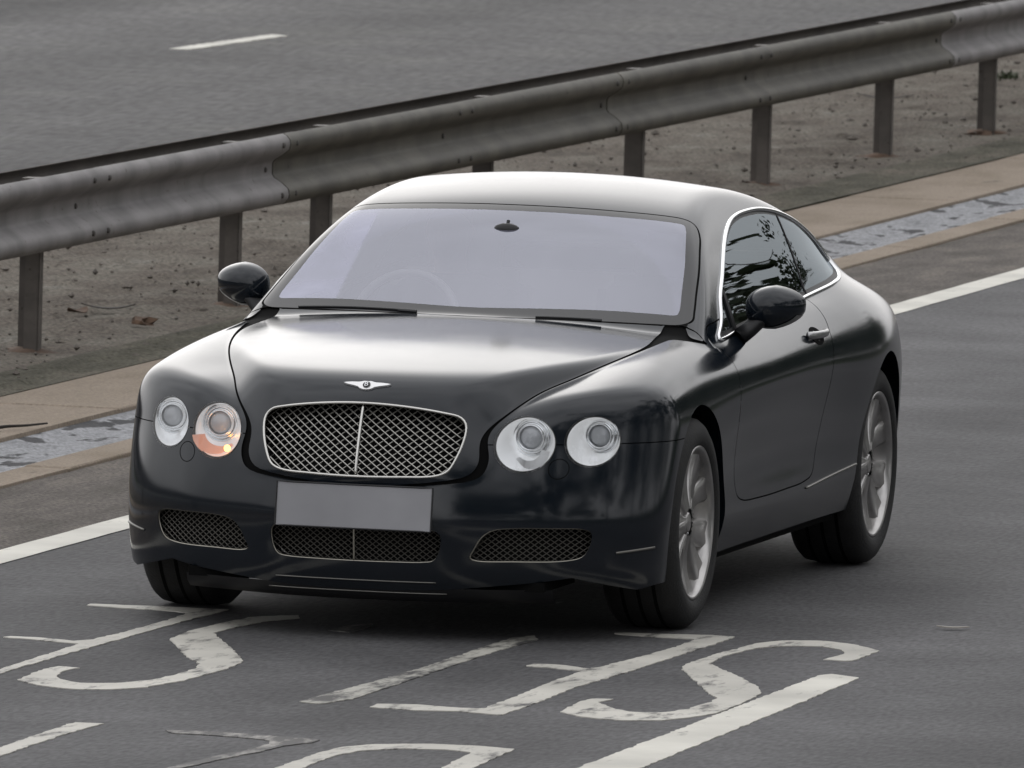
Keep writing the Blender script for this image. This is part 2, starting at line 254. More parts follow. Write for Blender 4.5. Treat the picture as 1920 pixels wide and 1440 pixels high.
for _n, _p in MARKS:
    _m, _l = MARK_INFO[_n]; painted('lane_dash' if _n == 'lane_dash' else 'road_letter', _p, _m, _l, 'road marking', None if _n == 'lane_dash' else 'lettering painted on the lane', rag=.0028)
ed = strip('edge_line', -1.945, -1.79, -60, 200, .003, PAINT_LINE, dy=.2, wob=.006); del ed['kind']; tag(ed, 'continuous white edge line along the central reservation side of the lane', 'road marking')
painted('lane_dash', [(-11.06, 36.1), (-10.93, 36.1), (-10.9, 38.3), (-11.03, 38.4)], PAINT_LINE, 'thin white lane dash on the carriageway beyond the barrier', 'road marking', z=.006)

# ---------------------------------------------------------------- safety barrier: two corrugated beams on posts
def galv(name, a, b, warm=0):
    m, t = new_mat(name); n = t.nodes.new; k = t.links.new; o = n('ShaderNodeOutputMaterial'); p = n('ShaderNodeBsdfPrincipled'); k(p.outputs[0], o.inputs[0]); tc = n('ShaderNodeTexCoord')
    mp = n('ShaderNodeMapping'); mp.inputs['Scale'].default_value = (1, .25, 1.6); k(tc.outputs['Object'], mp.inputs[0])
    z = n('ShaderNodeTexNoise'); z.inputs['Scale'].default_value = 5; z.inputs['Detail'].default_value = 8; z.inputs['Roughness'].default_value = .65; k(mp.outputs[0], z.inputs[0])
    cr = n('ShaderNodeValToRGB'); k(z.outputs[0], cr.inputs[0]); cr.color_ramp.elements[0].position = .32; cr.color_ramp.elements[0].color = (*a, 1); cr.color_ramp.elements[1].position = .68; cr.color_ramp.elements[1].color = (*b, 1)
    s = n('ShaderNodeTexNoise'); s.inputs['Scale'].default_value = 26; s.inputs['Detail'].default_value = 4; k(tc.outputs['Object'], s.inputs[0])
    r = n('ShaderNodeMapRange'); r.inputs[1].default_value = .66; r.inputs[2].default_value = .74; k(s.outputs[0], r.inputs[0])
    mm = n('ShaderNodeMix'); mm.data_type = 'RGBA'; k(r.outputs[0], mm.inputs[0]); k(cr.outputs[0], mm.inputs[6]); mm.inputs[7].default_value = (a[0]*.5, a[1]*.42, a[2]*.36, 1); mp3 = n('ShaderNodeMapping'); mp3.inputs['Scale'].default_value = (1, 2.6, .9); k(tc.outputs['Object'], mp3.inputs[0]); z3 = n('ShaderNodeTexNoise'); z3.inputs['Scale'].default_value = 1.6; z3.inputs['Detail'].default_value = 7; k(mp3.outputs[0], z3.inputs[0])
    r3 = n('ShaderNodeMapRange'); r3.inputs[1].default_value = .35; r3.inputs[2].default_value = .62; r3.inputs[3].default_value = .72; r3.inputs[4].default_value = 1.08; k(z3.outputs[0], r3.inputs[0]); v3 = n('ShaderNodeVectorMath'); v3.operation = 'SCALE'; k(mm.outputs[2], v3.inputs[0]); k(r3.outputs[0], v3.inputs['Scale']); k(v3.outputs[0], p.inputs['Base Color'])
    p.inputs['Roughness'].default_value = .62; p.inputs['Metallic'].default_value = .15; return m
GALV_NEW = galv('galvanised_light', (0.166, 0.156, 0.156), (0.229, 0.220, 0.215)); GALV_OLD = galv('galvanised_weathered', (0.055, 0.051, 0.040), (0.112, 0.104, 0.084)); POSTM = galv('post_steel', (0.068, 0.060, 0.052), (0.115, 0.100, 0.088)); RUST = plain('rusty_base', (0.091, 0.058, 0.039), .9, var=.4, scale=14)
BOLT = plain('bolt', (.06, .055, .05), .7)
BX, BZ = -4.36, .605          # front of the near beam, mid height
PROF = [(-.012, .158), (.004, .150), (.020, .132), (.024, .112), (.018, .088), (-.012, .062), (-.048, .040), (-.058, .024), (-.058, -.024), (-.048, -.040), (-.012, -.062), (.018, -.088), (.024, -.112), (.020, -.132), (.004, -.150), (-.012, -.158)]
def beam_mesh(name, y0, y1, sgn, x0, mat, parent, lift=0):
    ys = np.arange(y0, y1+1e-6, .4); ys[-1] = y1; V = []; F = []; m = len(PROF); th = .004
    for y in ys:
        for q in (0, 1):
            for d, h in PROF: V.append((x0+float(bend(y))+sgn*(d+.04-q*th*(1 if abs(h) < .13 else .6)+lift), y, BZ+h*(1-.02*q)))
    for j in range(len(ys)-1):
        for i in range(m-1):
            a = j*2*m+i; b = a+2*m; F.append((a, b, b+1, a+1)); F.append((a+m, a+m+1, b+m+1, b+m))
        a = j*2*m; b = a+2*m; F += [(a, a+m, b+m, b), (a+m-1, b+m-1, b+2*m-1, a+2*m-1)]
    for j in (0, len(ys)-1):
        for i in range(m-1): a = j*2*m+i; F.append((a, a+1, a+1+m, a+m))
    o = mesh_obj(name, V, F, mat, parent)
    bm = bmesh.new(); bm.from_mesh(o.data); bmesh.ops.recalc_face_normals(bm, faces=bm.faces); bm.to_mesh(o.data); bm.free()
    return smooth_by_angle(o, 40)
barrier = tag(empty('crash_barrier', (BX, 10.7, 0)), 'grey corrugated steel crash barrier on posts along the central reservation', 'crash barrier')
def under(o): o.location = (-BX, -10.7, 0); return o
POST_Y = [-5.3, -2.1, 1.1, 4.3, 7.46, 10.66, 13.85, 15.42, 18.45, 21.6, 24.5, 27.55, 30.35, 33.6, 37.4, 40.6, 43.8, 47.0]
JOINT = [-7.85, -4.65, -1.45, 1.75, 4.95, 8.15, 11.35, 14.45, 17.65, 20.85, 24.05, 28.85, 32.05, 35.25, 38.45, 41.65, 44.85, 48.05]                   # beam overlaps
for i, (a, b) in enumerate(zip(JOINT[:-1], JOINT[1:])):
    light = b < 14.6 or a > 28.5; mat = GALV_NEW if light else GALV_OLD
    bo = under(beam_mesh('beam', a-.16, b+.0, 1, BX-.04, mat, barrier, lift=.004*(i % 2)))
    for yy in (b-.28, b-.05):
        for h in (.112, 0, -.112):
            if h == 0 and yy > b-.1: continue
            q = MB().lathe([(-.004, .013), (.006, .012), (.009, .006), (.009, .0005)], (0, 0, 0), (1, 0, 0), 8)
            x = BX-.04+float(bend(yy))+.04+(.024 if abs(h) > .1 else -.058)+.004*(i % 2)
            q.V = [(v[0]+x, v[1]+yy, v[2]+BZ+h) for v in q.V]; q.build('bolt', BOLT, bo)
    under(beam_mesh('far_beam', a-.16+.9, b+.9, -1, BX-.22, POSTM, barrier))
for y in POST_Y:
    xb = BX-.13+float(bend(y)); w = .055
    p = MB().box((xb, y, .30), (.006, .11, .78)).box((xb+w/2+.003, y-.052, .30), (w, .006, .78)).box((xb-w/2-.003, y+.052, .30), (w, .006, .78))
    p.box((xb+w+.004, y-.030, .30), (.006, .05, .78)); po = under(p.build('post', POSTM, barrier))
    s = MB().box((BX-.13+float(bend(y)), y+.14, BZ+.105), (.14, .10, .05)); under(s.build('spacer_bracket', POSTM, barrier))
    r = np.random.default_rng(abs(int(y*10))); n = 14; V = [(xb, y, .032)]; F = []
    for j, (rad, hh) in enumerate(((.045, .03), (.075, .022), (.13, .0))):
        for k in range(n): w_ = 2*math.pi*k/n; q = rad*(1+.25*r.normal()); V.append((xb+q*math.cos(w_), y+q*1.2*math.sin(w_), hh))
    F += [(0, 1+k, 1+(k+1) % n) for k in range(n)]+[(1+j*n+k, 1+(j+1)*n+k, 1+(j+1)*n+(k+1) % n, 1+j*n+(k+1) % n) for j in range(2) for k in range(n)]
    under(mesh_obj('post_footing', V, F, RUST, barrier, smooth=True))

# ---------------------------------------------------------------- car body surface
def nat_spline(xs, ys, xq):
    """natural cubic spline through (xs, ys); ys may be 2D (n, m); linear beyond the ends"""
    xs = np.asarray(xs, float); ys = np.asarray(ys, float); one = ys.ndim == 1
    if one: ys = ys[:, None]
    n = len(xs); h = np.diff(xs); A = np.eye(n); B = np.zeros_like(ys)
    for i in range(1, n-1):
        A[i, i-1] = h[i-1]; A[i, i] = 2*(h[i-1]+h[i]); A[i, i+1] = h[i]
        B[i] = 6*((ys[i+1]-ys[i])/h[i]-(ys[i]-ys[i-1])/h[i-1])
    M = np.linalg.solve(A, B); xq = np.asarray(xq, float); q = np.clip(xq, xs[0], xs[-1])
    i = np.clip(np.searchsorted(xs, q)-1, 0, n-2); t = (q-xs[i])[:, None]; u = (xs[i+1]-q)[:, None]; H = h[i][:, None]
    r = M[i]*u**3/(6*H)+M[i+1]*t**3/(6*H)+(ys[i]/H-M[i]*H/6)*u+(ys[i+1]/H-M[i+1]*H/6)*t
    s0 = (ys[1]-ys[0])/h[0]-h[0]*(2*M[0]+M[1])/6; s1 = (ys[-1]-ys[-2])/h[-1]+h[-1]*(M[-2]+2*M[-1])/6
    r += np.minimum(xq-xs[0], 0)[:, None]*s0+np.maximum(xq-xs[-1], 0)[:, None]*s1
    return r[:, 0] if one else r
class Curve:
    """C2 curve sampled finely, evaluated by a uniform cubic B-spline"""
    def __init__(s, xs, ys, lo=-1.4, hi=4.4, n=580):
        s.lo, s.st = lo, (hi-lo)/n; s.v = nat_spline(xs, ys, lo+s.st*(np.arange(n+4)-1)); s.n = n
    def __call__(s, x):
        t = np.clip((x-s.lo)/s.st, 0, s.n-1e-6); i = t.astype(int); f = t-i
        return (s.v[i]*(1-f)**3+s.v[i+1]*(3*f**3-6*f*f+4)+s.v[i+2]*(-3*f**3+3*f*f+3*f+1)+s.v[i+3]*f**3)/6
class Table:
    def __init__(s, us, vs, tab, ulo, uhi, vlo, vhi, n=110, m=80):
        s.ulo, s.us, s.n, s.vlo, s.vs, s.m = ulo, (uhi-ulo)/n, n, vlo, (vhi-vlo)/m, m
        T = nat_spline(us, np.asarray(tab, float), ulo+s.us*(np.arange(n+4)-1))
        s.v = nat_spline(vs, T.T, vlo+s.vs*(np.arange(m+4)-1)).T.copy()
    def __call__(s, u, v):
        a = np.clip((u-s.ulo)/s.us, 0, s.n-1e-6); i = a.astype(int); f = a-i
        b = np.clip((v-s.vlo)/s.vs, 0, s.m-1e-6); j = b.astype(int); g = b-j
        wu = ((1-f)**3/6, (3*f**3-6*f*f+4)/6, (-3*f**3+3*f*f+3*f+1)/6, f**3/6)
        wv = ((1-g)**3/6, (3*g**3-6*g*g+4)/6, (-3*g**3+3*g*g+3*g+1)/6, g**3/6)
        r = 0
        for p in range(4):
            for q in range(4): r = r+wu[p]*wv[q]*s.v[i+p, j+q]
        return r
def smax(a, b, k):
    h = np.maximum(k-np.abs(a-b), 0)/k
    return np.maximum(a, b)+h**3*k/6
def smin(a, b, k): return -smax(-a, -b, k)
def sstep(a, b, x):
    t = np.clip((x-a)/(b-a), 0, 1); return t*t*t*(t*(6*t-15)+10)
# front face of bumper and wings: y at (x, z)
PLAN = ([0, .2, .3, .40, .52, .61, .716, .79, .86, .92, 1.0, 1.1], [-.93, -.917, -.893, -.853, -.800, -.752, -.672, -.602, -.51, -.40, -.20, .05])
DF = ([.05, .12, .16, .21, .27, .34, .42, .47, .52, .58, .65, .74, .80, .88, 1.0], [.05, .015, -.012, -.036, -.048, -.058, -.060, -.052, -.040, -.022, 0, .027, .058, .115, .23])
cP = Curve(*PLAN, lo=-.1, hi=1.25, n=120); cDF = Curve(*DF, lo=0, hi=1.2, n=120)
ZS = [.10, .18, .26, .35, .45, .58, .70, .80, .88, .95, 1.05]
YS = [-1.0, -.6, -.38, 0, .5, 1.0, 1.5, 2.1, 2.70, 3.1, 3.4, 3.95]
SIDE = [[.875, .885, .895, .902, .905, .91, .91, .885, .82, .72, .52],
        [.885, .895, .905, .912, .917, .92, .918, .89, .825, .72, .52],
        [.888, .898, .908, .916, .922, .925, .922, .895, .83, .72, .52],
        [.855, .875, .90, .917, .922, .925, .922, .897, .835, .73, .54],
        [.84, .865, .895, .917, .912, .915, .922, .906, .848, .75, .58],
        [.835, .86, .893, .917, .908, .912, .924, .914, .860, .775, .61],
        [.835, .86, .893, .917, .908, .914, .927, .920, .874, .80, .66],
        [.84, .865, .895, .918, .918, .930, .940, .932, .895, .835, .70],
        [.85, .875, .90, .922, .932, .945, .950, .938, .905, .85, .72],
        [.82, .845, .87, .888, .898, .905, .905, .89, .858, .80, .68],
        [.755, .78, .805, .82, .832, .838, .838, .82, .79, .735, .62],
        [.56, .58, .60, .62, .635, .64, .64, .62, .59, .54, .45]]
cS = Table(YS, ZS, SIDE, -1.3, 4.3, .02, 1.3)
XH = [0, .3, .45, .55, .65, .75, .85, 1.0]
YH = [-1.1, -.9, -.75, -.6, -.45, -.28, 0, .25, .5, 1.0, 1.5, 2.0, 2.5, 3.0, 3.4, 3.8, 4.1]
TOP = [[.55, .57, .60, .62, .63, .62, .58, .50], [.66, .66, .68, .70, .71, .70, .66, .58], [.73, .73, .747, .764, .772, .762, .732, .65],
       [.765, .775, .79, .806, .812, .803, .773, .70], [.79, .80, .815, .83, .840, .838, .812, .74], [.81, .825, .84, .855, .868, .869, .845, .77],
       [.84, .855, .87, .884, .899, .903, .882, .81], [.86, .875, .89, .905, .921, .924, .905, .84], [.88, .89, .91, .925, .94, .94, .915, .85],
       [.90, .91, .925, .935, .945, .95, .935, .90], [.94, .945, .95, .955, .96, .962, .955, .93], [.97, .97, .97, .975, .98, .98, .975, .95],
       [1.0, 1.0, 1.0, 1.0, .998, .993, .98, .955], [1.02, 1.02, 1.012, 1.003, .992, .975, .95, .905], [.97, .97, .962, .95, .935, .912, .878, .82],
       [.90, .90, .89, .878, .86, .835, .79, .73], [.80, .80, .79, .77, .75, .72, .68, .6]]
cH = Table(YH, XH, TOP, -1.3, 4.3, -.05, 1.2)
# bonnet with its radiator shell
HC = Curve([-1.1, -.9, -.75, -.6, -.45, -.28, 0, .3, .5, .8], [.80, .843, .868, .890, .908, .925, .949, .970, .982, .995])
FH = Curve([.30, .40, .45, .49, .52, .56, .65, .75, .82, .9, 1.0], [-.78, -.885, -.935, -.966, -.983, -.983, -.956, -.922, -.898, -.868, -.83], lo=.2, hi=1.2, n=120)
XSH = Curve([-.985, -.962, -.939, -.871, -.774, -.631, -.45, -.278, 0, .25, .45, .7], [.25, .318, .352, .394, .444, .503, .571, .629, .690, .726, .750, .775])
ZSH = Curve([-.985, -.962, -.939, -.871, -.774, -.631, -.45, -.278, 0, .25, .45, .7], [.49, .525, .56, .641, .735, .797, .833, .864, .905, .935, .955, .975])
def f_main(x, y, z):
    front = cP(x)+cDF(z)*(1+.15*sstep(.5, .9, x))-y
    f = smax(front, x-cS(y, z), .09)
    f = smax(f, z-cH(y, x), .09)
    return smax(f, y-(3.84-.20*x*x-.25*x**6-.35*np.maximum(z-.80, 0)**1.5-.12*(z-.62)**2), .12)
def f_hood(x, y, z):
    f = smax(FH(z)+.50*x*x+.9*x**4-y, z-(HC(y)-.085*x*x), .20)
    f = smax(f, (x-XSH(y)-np.minimum(.85*(ZSH(y)-z), .09))*.75, .035)
    return np.maximum(f, y-.56)
CC = Curve([-.2, .1, .38, .75, 1.12, 1.35, 1.65, 2.0, 2.4, 2.8, 3.2, 3.6, 4.0], [.67, .826, .966, 1.146, 1.314, 1.367, 1.390, 1.374, 1.313, 1.208, 1.072, .92, .75])
TP = Curve([0, .4, .7, 1.2, 1.8, 2.2, 2.5, 2.8, 3.05, 3.3, 3.6, 4.0], [.96, .99, 1.0, 1.0, 1.0, .998, .982, .938, .877, .80, .68, .5])
def s_glass(y, z):
    d = np.maximum(z-.90, 0)
    return (.812-.40*d-.35*d*d)*TP(y)
def f_cab(x, y, z):
    return np.maximum(smax(z-(CC(y)-.125*x*x), (x-s_glass(y, z))*.9, .075), .72-z)
def f_body(x, y, z): return smin(f_main(x, y, z), f_hood(x, y, z), .018)
def f_car(x, y, z):
    k = .02+.13*sstep(1.9, 2.7, y)
    return smin(f_body(x, y, z), f_cab(x, y, z), k)
def f_grad(P, f=None, e=.002):
    f = f or f_car; x, y, z = P.T
    g = np.stack([f(x+e, y, z)-f(np.abs(x-e), y, z)*1.0, f(x, y+e, z)-f(x, y-e, z), f(x, y, z+e)-f(x, y, z-e)], 1)
    lo = x < e                                        # mirror plane
    g[lo, 0] = (f(x[lo]+e, y[lo], z[lo])-f(np.maximum(x[lo], 0), y[lo], z[lo]))*0
    return g/np.maximum(np.linalg.norm(g, axis=1, keepdims=True), 1e-9)
def cast(P, Q, f=None, n=22, it=16):
    """first crossing from inside (P) to outside (Q)"""
    f = f or f_car; N = len(P); lo = np.zeros(N); hi = np.ones(N); done = np.zeros(N, bool)
    for k in range(1, n+1):
        i = np.where(~done)[0]; X = P[i]+(Q[i]-P[i])*(k/n); out = f(*X.T) > 0
        hi[i[out]] = k/n; lo[i[out]] = (k-1)/n; done[i[out]] = True
    for _ in range(it):
        m = (lo+hi)/2; X = P+(Q-P)*m[:, None]; o = f(*X.T) > 0
        hi = np.where(o, m, hi); lo = np.where(o, lo, m)
    return P+(Q-P)*((lo+hi)/2)[:, None]
def project_near(P, f=None, it=5):
    f = f or f_car
    for _ in range(it):
        x, y, z = P.T; e = .001; v = f(x, y, z)
        g = np.stack([f(x+e, y, z)-v, f(x, y+e, z)-v, f(x, y, z+e)-v], 1)/e
        P = P-np.clip(v, -.03, .03)[:, None]*g/np.maximum((g*g).sum(1, keepdims=True), .05)
    return P

# ---------------------------------------------------------------- meshing the surface and cutting panels out of it
def box_rays(na=66, ny=380, nz=84):
    i0, i1 = np.array([0, -.42, .30]), np.array([.36, 3.15, .55]); o0, o1 = np.array([0, -1.2, .10]), np.array([1.12, 4.1, 1.62])
    a = np.linspace(0, 1, na+1)**.95; b = np.linspace(0, 1, ny+1); e = np.linspace(0, 1, nz+1)
    key = {}; P = []; Q = []; F = []
    def vid(i, j, k):
        t = (i, j, k)
        if t not in key: key[t] = len(P); u = np.array([a[i], b[j], e[k]]); P.append(i0+(i1-i0)*u); Q.append(o0+(o1-o0)*u)
        return key[t]
    for j in range(ny):
        for i in range(na): F.append((vid(i, j, nz), vid(i+1, j, nz), vid(i+1, j+1, nz), vid(i, j+1, nz)))
        for k in range(nz): F.append((vid(na, j, k), vid(na, j+1, k), vid(na, j+1, k+1), vid(na, j, k+1)))
    for i in range(na):
        for k in range(nz):
            F.append((vid(i, 0, k), vid(i+1, 0, k), vid(i+1, 0, k+1), vid(i, 0, k+1)))
            F.append((vid(i, ny, k), vid(i, ny, k+1), vid(i+1, ny, k+1), vid(i+1, ny, k)))
    return np.array(P), np.array(Q), F
_P, _Q, _F = box_rays()
BV = cast(_P, _Q); BV[np.abs(_P[:, 0]) < 1e-9, 0] = 0
KW = 12
BF = np.full((len(_F), KW), -1, int); BF[:, :4] = np.array(_F)
def split_by(g):
    """cut every face of the body mesh along g = 0"""
    global BV, BF
    v = g(*BV.T); v = np.where(np.abs(v) < 2e-5, 2e-5, v); s = v > 0
    m = BF >= 0; sf = np.where(m, s[BF], False); n = m.sum(1); c = sf.sum(1); cut = np.where((c > 0) & (c < n))[0]
    if not len(cut): return
    newV = []; edge = {}; keep = np.ones(len(BF), bool); keep[cut] = False; add = []; base = len(BV)
    for f in cut:
        p = [int(i) for i in BF[f] if i >= 0]; A = []; B = []; k = len(p)
        for q in range(k):
            i, j = p[q], p[(q+1) % k]
            (A if s[i] else B).append(i)
            if s[i] != s[j]:
                e = (i, j) if i < j else (j, i)
                if e not in edge:
                    t = v[e[0]]/(v[e[0]]-v[e[1]]); edge[e] = base+len(newV); newV.append(BV[e[0]]+(BV[e[1]]-BV[e[0]])*t)
                A.append(edge[e]); B.append(edge[e])
        for poly in (A, B):
            while len(poly) > KW: add.append(poly[:KW-1]); poly = [poly[0]]+poly[KW-2:]
            if len(poly) > 2: add.append(poly)
    N_ = np.full((len(add), KW), -1, int)
    for r, poly in enumerate(add): N_[r, :len(poly)] = poly
    BV = np.vstack([BV, np.array(newV)]); BF = np.vstack([BF[keep], N_])
def poly_sd(P):
    """signed distance (negative inside) to a closed smooth polygon"""
    P = np.asarray(P, float)
    def g(u, v):
        best = np.full(len(u), 1e9); ins = np.zeros(len(u), bool)
        lo, hi = P.min(0)-.12, P.max(0)+.12; k = np.where((u > lo[0]) & (u < hi[0]) & (v > lo[1]) & (v < hi[1]))[0]; U, Vv = u[k], v[k]; bb = np.full(len(k), 1e9); ii = np.zeros(len(k), bool)
        for a, b in zip(P, np.roll(P, -1, 0)):
            d = b-a; t = np.clip(((U-a[0])*d[0]+(Vv-a[1])*d[1])/(d@d+1e-15), 0, 1); bb = np.minimum(bb, np.hypot(U-a[0]-t*d[0], Vv-a[1]-t*d[1]))
            c = (a[1] > Vv) != (b[1] > Vv)
            if abs(d[1]) > 1e-12: ii ^= c & (U < d[0]*(Vv-a[1])/d[1]+a[0])
        best[k] = bb; ins[k] = ii
        best = np.minimum(best, .1)
        return np.where(ins, -best, best)
    return g
def smooth_loop(P, n=6, closed=True):
    """closed Catmull-Rom through the points"""
    P = np.asarray(P, float); m = len(P); out = []
    for i in range(m if closed else m-1):
        if closed: p0, p1, p2, p3 = P[i-1], P[i], P[(i+1) % m], P[(i+2) % m]
        else: p0, p1, p2, p3 = P[max(i-1, 0)], P[i], P[i+1], P[min(i+2, m-1)]
        d1 = max(np.linalg.norm(p2-p1), 1e-9)**.5; d0 = max(np.linalg.norm(p1-p0), 1e-9)**.5; d2 = max(np.linalg.norm(p3-p2), 1e-9)**.5
        if np.linalg.norm(p1-p0) < 1e-9: d0 = d1
        if np.linalg.norm(p3-p2) < 1e-9: d2 = d1
        t1 = (p1-p0)/d0-(p2-p0)/(d0+d1)+(p2-p1)/d1 if np.linalg.norm(p1-p0) > 1e-9 else (p2-p1)/d1
        t2 = (p2-p1)/d1-(p3-p1)/(d1+d2)+(p3-p2)/d2 if np.linalg.norm(p3-p2) > 1e-9 else (p2-p1)/d1
        m1, m2 = t1*d1, t2*d1
        for k in range(n):
            t = k/n; out.append((2*t**3-3*t**2+1)*p1+(t**3-2*t**2+t)*m1+(-2*t**3+3*t**2)*p2+(t**3-t**2)*m2)
    if not closed: out.append(P[-1])
    return np.array(out)
def mirror_loop(P):
    """half outline starting and ending on x = 0 -> closed outline"""
    P = np.asarray(P, float); return np.vstack([P, P[-2:0:-1]*np.array([-1, 1])])
def ellipse(cx, cz, rx, rz, n=64, tilt=0):
    w = np.linspace(0, 2*math.pi, n, endpoint=False); x, z = rx*np.cos(w), rz*np.sin(w); c, s = math.cos(tilt), math.sin(tilt)
    return np.stack([cx+x*c-z*s, cz+x*s+z*c], 1)
# outlines -----------------------------------------------------------
WHEELS = [(0.0, .352, .392), (2.745, .352, .400)]
LAMP_IN = ellipse(.520, .649, .094, .0915, tilt=.15); LAMP_OUT = ellipse(.715, .659, .079, .083, tilt=.1)
GRILLE = smooth_loop(mirror_loop([(0, .769), (.145, .762), (.27, .745), (.318, .732), (.338, .708), (.337, .66), (.316, .593), (.297, .561), (.262, .545), (.15, .538), (0, .535)]), 5)
FOG = smooth_loop([(.372, .279), (.383, .305), (.408, .348), (.440, .371), (.50, .380), (.62, .381), (.712, .377), (.733, .366), (.728, .318), (.707, .285), (.665, .272), (.50, .268), (.39, .270)], 5)
LOWG = smooth_loop(mirror_loop([(0, .372), (.15, .372), (.265, .368), (.285, .352), (.280, .295), (.262, .268), (.235, .262), (.12, .259), (0, .258)]), 5)
WS_BASE = [(0, .388), (.235, .410), (.50, .460), (.64, .494), (.715, .52)]
WS = smooth_loop(mirror_loop(WS_BASE+[(.742, .56), (.735, .62), (.716, .72), (.69, .86), (.66, .99), (.632, 1.10), (.605, 1.148), (.55, 1.152), (.33, 1.125), (.15, 1.112), (0, 1.108)]), 4)
BAND = .045
DLO = smooth_loop([(.685, .914), (.80, .962), (.916, 1.035), (1.08, 1.10), (1.239, 1.162), (1.37, 1.207), (1.479, 1.237), (1.59, 1.259), (1.727, 1.272), (1.88, 1.276), (2.04, 1.274), (2.20, 1.262), (2.36, 1.240), (2.52, 1.205), (2.65, 1.157), (2.745, 1.105), (2.785, 1.062), (2.775, 1.030), (2.70, 1.012), (2.52, 1.000), (2.30, .988), (2.05, .974), (1.6, .952), (1.2, .936), (.9, .922), (.76, .914)], 4)
REARW = smooth_loop(mirror_loop([(0, 2.28), (.3, 2.30), (.46, 2.36), (.50, 2.45), (.49, 2.7), (.45, 3.0), (.40, 3.17), (.34, 3.22), (.15, 3.24), (0, 3.245)]), 4)
DOOR = smooth_loop([(.585, .945), (.60, .86), (.565, .74), (.545, .60), (.54, .47), (.56, .41), (.62, .385), (.9, .372), (1.3, .372), (1.58, .378), (1.70, .40), (1.765, .48), (1.82, .62), (1.90, .76), (1.97, .86), (2.03, .92), (2.06, .985), (1.9, 1.02), (1.2, .99), (.75, .97)], 4)
INLAY = smooth_loop(mirror_loop([(0, -.085), (.11, -.078), (.23, -.045), (.36, .02), (.46, .10), (.55, .20), (.605, .285), (.612, .315), (.58, .325), (.42, .325), (0, .29)]), 4)
BOOT = smooth_loop(mirror_loop([(0, 3.27), (.34, 3.25), (.50, 3.20), (.60, 3.30), (.62, 3.5), (.60, 3.66), (.5, 3.72), (0, 3.78)]), 4)
def ycowl(x): return np.interp(x, [p[0] for p in WS_BASE]+[.80], [p[1]-.007 for p in WS_BASE]+[.515])
_sd = {k: poly_sd(v) for k, v in dict(lin=LAMP_IN, lout=LAMP_OUT, gr=GRILLE, fog=FOG, low=LOWG, ws=WS, dlo=DLO, rw=REARW, door=DOOR, inlay=INLAY, boot=BOOT).items()}
G = {
    'bottom': lambda x, y, z: z-(.155+.03*sstep(-.70, -.40, y)+.035*sstep(-.1, .2, y)),
    'arch0': lambda x, y, z: np.hypot(y-WHEELS[0][0], z-WHEELS[0][1])-WHEELS[0][2],
    'arch1': lambda x, y, z: np.hypot(y-WHEELS[1][0], z-WHEELS[1][1])-WHEELS[1][2],
    'lin': lambda x, y, z: np.where(y < 0, _sd['lin'](x, z), .1), 'lout': lambda x, y, z: np.where(y < 0, _sd['lout'](x, z), .1),
    'gr': lambda x, y, z: np.where(y < -.6, _sd['gr'](x, z), .1), 'fog': lambda x, y, z: np.where(y < 0, _sd['fog'](x, z), .1), 'low': lambda x, y, z: np.where(y < -.6, _sd['low'](x, z), .1),
    'ws': lambda x, y, z: np.where(z > .8, _sd['ws'](x, y), .1), 'dlo': lambda x, y, z: np.where(x > .4, _sd['dlo'](y, z), .1), 'rw': lambda x, y, z: np.where(z > .8, _sd['rw'](x, y), .1),
    'door': lambda x, y, z: np.where(x > .5, _sd['door'](y, z), .1),
    'hood': lambda x, y, z: np.where(y < .6, np.clip(np.maximum(f_hood(x, y, z)-f_main(x, y, z), y-ycowl(x)), -.08, .08), .08),
    'inlay': lambda x, y, z: np.where(z > .7, _sd['inlay'](x, y), .1), 'boot': lambda x, y, z: np.where(z > .8, _sd['boot'](x, y), .1),
    'bump': lambda x, y, z: np.where(y < 0, z-(.642+.012*np.minimum(x, .8)), .3),
}
GAP = .0024
for k_, w_ in (('bottom', 0), ('arch0', 0), ('arch1', 0), ('lin', 0), ('lout', 0), ('gr', 0), ('fog', 0), ('low', 0), ('ws', 0), ('dlo', 0), ('rw', 0), ('door', GAP), ('hood', GAP*1.3), ('boot', GAP), ('bump', .0016)):
    for off in ((0,) if w_ == 0 else (-w_, w_)):
        split_by(lambda x, y, z, g=G[k_], o=off: g(x, y, z)+o)
split_by(lambda x, y, z: G['ws'](x, y, z)-.007); split_by(lambda x, y, z: G['ws'](x, y, z)+BAND+.02*sstep(.62, .5, y)+.0*x); split_by(lambda x, y, z: G['dlo'](x, y, z)+.016)
split_by(lambda x, y, z: G['rw'](x, y, z)+.03)
BV = np.where((BV[:, :1] > 1e-6), project_near(BV), BV); BV[:, 0] = np.maximum(BV[:, 0], 0)
BN = f_grad(BV)
_m = BF >= 0; _w = _m/_m.sum(1, keepdims=True); CEN = (BV[BF]*_w[..., None]).sum(1)
gv = {k: g(*CEN.T) for k, g in G.items()}
dead = (gv['bottom'] < 0) | (gv['arch0'] < 0) | (gv['arch1'] < 0) | (gv['gr'] < 0) | (gv['fog'] < 0) | (gv['low'] < 0)
reg = np.full(len(BF), 'body_shell', object)
nose = CEN[:, 1] < -.0
reg[(gv['bump'] < 0)] = 'front_bumper'
reg[nose & (gv['bump'] > 0)] = 'front_wing'
reg[(CEN[:, 1] >= 0) & (CEN[:, 1] < .62) & (gv['door'] > 0) & (CEN[:, 2] < .93) & (CEN[:, 2] > .35) & (CEN[:, 0] > .55)] = 'front_wing'
reg[(gv['bump'] > -.0016) & (gv['bump'] < .0016)] = 'gap'
h_ = gv['hood']; inside = (h_ < 0) & (CEN[:, 1] < .5)
reg[inside] = 'bonnet'; reg[np.abs(h_) < GAP*1.3] = 'gap'
